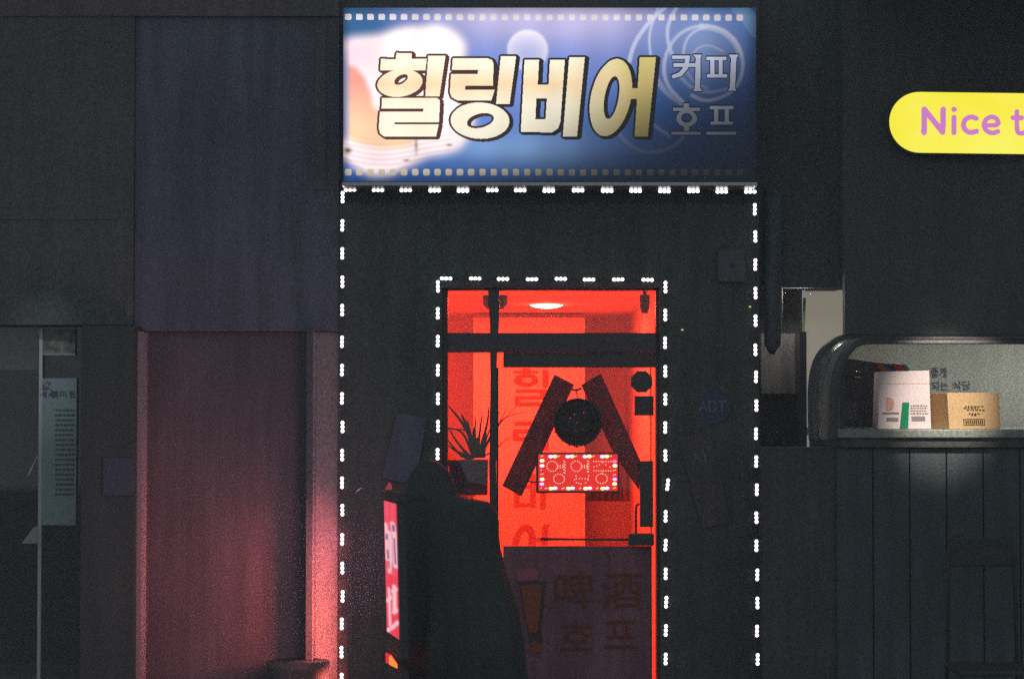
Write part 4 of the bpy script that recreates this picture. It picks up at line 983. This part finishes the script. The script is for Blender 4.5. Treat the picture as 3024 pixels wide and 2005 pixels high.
# ------------------------------------------------------------------ covered scooter
SC = -1.0
scr = thing('covered_scooter', 'parked scooter under a black rain cover in front of the doorway', 'scooter', (P(1290, 2190, SC).x, SC, 0))
right = [(1357, 1268), (1362, 1292), (1380, 1315), (1400, 1332), (1440, 1346), (1464, 1358), (1472, 1405), (1482, 1445), (1500, 1462), (1530, 1474), (1575, 1473), (1620, 1478), (1700, 1500), (1800, 1530), (1880, 1545), (2005, 1558), (2120, 1566)]
left = [(1357, 1262), (1362, 1242), (1380, 1225), (1400, 1212), (1440, 1200), (1464, 1196), (1472, 1192), (1482, 1190), (1500, 1188), (1530, 1186), (1575, 1186), (1620, 1185), (1700, 1184), (1800, 1182), (1880, 1176), (2005, 1168), (2120, 1160)]
ys_ = np.r_[np.arange(1357, 1500, 7), np.arange(1500, 2121, 20)]
rx_ = np.interp(ys_, *zip(*right)); lx_ = np.interp(ys_, *zip(*left)); mb = MB(); NS = 64; rings = []
for k, y in enumerate(ys_):
    cxp = (rx_[k] + lx_[k]) / 2; c_ = P(cxp, y, SC); hw = (rx_[k] - lx_[k]) / 2 * 11 / FPX; dep = min(.62, .08 + (y - 1350) / 760 * .75)
    i0 = len(mb.v); t_ = max(0, (y - 1480) / 640)
    for j in range(NS):
        a_ = 2 * math.pi * j / NS; f_ = 1 + t_ * (.09 * math.sin(a_ * 9 + y * .004) + .05 * math.sin(a_ * 17 + 1.3 + y * .002)) + .012 * math.sin(a_ * 5 + y * .02)
        ff = 1 + (f_ - 1) * abs(math.sin(a_)) ** .5
        mb.v.append(Vector((c_.x + hw * math.cos(a_) * (1 if abs(math.cos(a_)) > .97 else ff), SC + dep * .5 * math.sin(a_) * f_, c_.z)))
    rings.append(i0)
for a_, b_ in zip(rings, rings[1:]):
    for j in range(NS): mb.f.append((b_ + j, b_ + (j + 1) % NS, a_ + (j + 1) % NS, a_ + j)); mb.mi.append(0)
mb.f.append(tuple(rings[0] + j for j in range(NS))); mb.mi.append(0)
o = mb.build('rain_cover', mat('cover_black', (.075, .082, .077), .5, .3, 110, bump=.1, spec=.2), scr, True)
for dy in (-.3, .3):
    mb = MB(); cy_ = SC + dy * 1.25; r_ = .22
    pts = [(scr.location.x, cy_ + r_ * math.cos(a_), .24 + r_ * math.sin(a_)) for a_ in [2 * math.pi * k / 24 for k in range(25)]]
    mb.tube(pts, .045, 8); mb.build('wheel', black_rubber, scr, True)
mb = MB(); mb.tube([P(1047, 1458, -1.3), P(1053, 1450, -1.32), P(1064, 1441, -1.33), P(1080, 1443, -1.3)], [.0015, .0028, .002, .001], 8); mb.build('mirror_rim', alu, scr, True)
mb = MB(); mb.tube([P(1131, 1450, -1.64), P(1140, 1447, -1.65), P(1147, 1443, -1.65)], [.001, .0022, .001], 8); mb.build('brake_lever', alu, scr, True)
# low pot at the foot of the salmon wall strip
pot = thing('planter', 'low dark round planter at the foot of the pink-lit wall', 'planter', (P(880, 1990, -.25).x, -.25, 0))
zt = P(880, 1952, -.25).z
mb = MB(); cxp = P(880, 1990, -.25).x
mb.tube([(cxp, -.25, 0), (cxp, -.25, zt - .03), (cxp, -.25, zt)], [.12, .17, .175], 28); mb.build('bowl', black_rubber, pot, True)

# ------------------------------------------------------------------ haze added to lift the blacks
hz = MB().box(-12, 12, -13.5, 8, -1.6, 7.2).build('haze', None); hz['kind'] = 'stuff'
m = bpy.data.materials.new('lift_haze'); m.use_nodes = True; n = m.node_tree; n.nodes.clear()
o_ = n.nodes.new('ShaderNodeOutputMaterial'); v_ = n.nodes.new('ShaderNodeVolumePrincipled'); v_.inputs['Color'].default_value = (.9, .93, 1, 1)
v_.inputs['Density'].default_value = .009; v_.inputs['Anisotropy'].default_value = .3
n.links.new(v_.outputs[0], o_.inputs['Volume']); hz.data.materials.clear(); hz.data.materials.append(m)
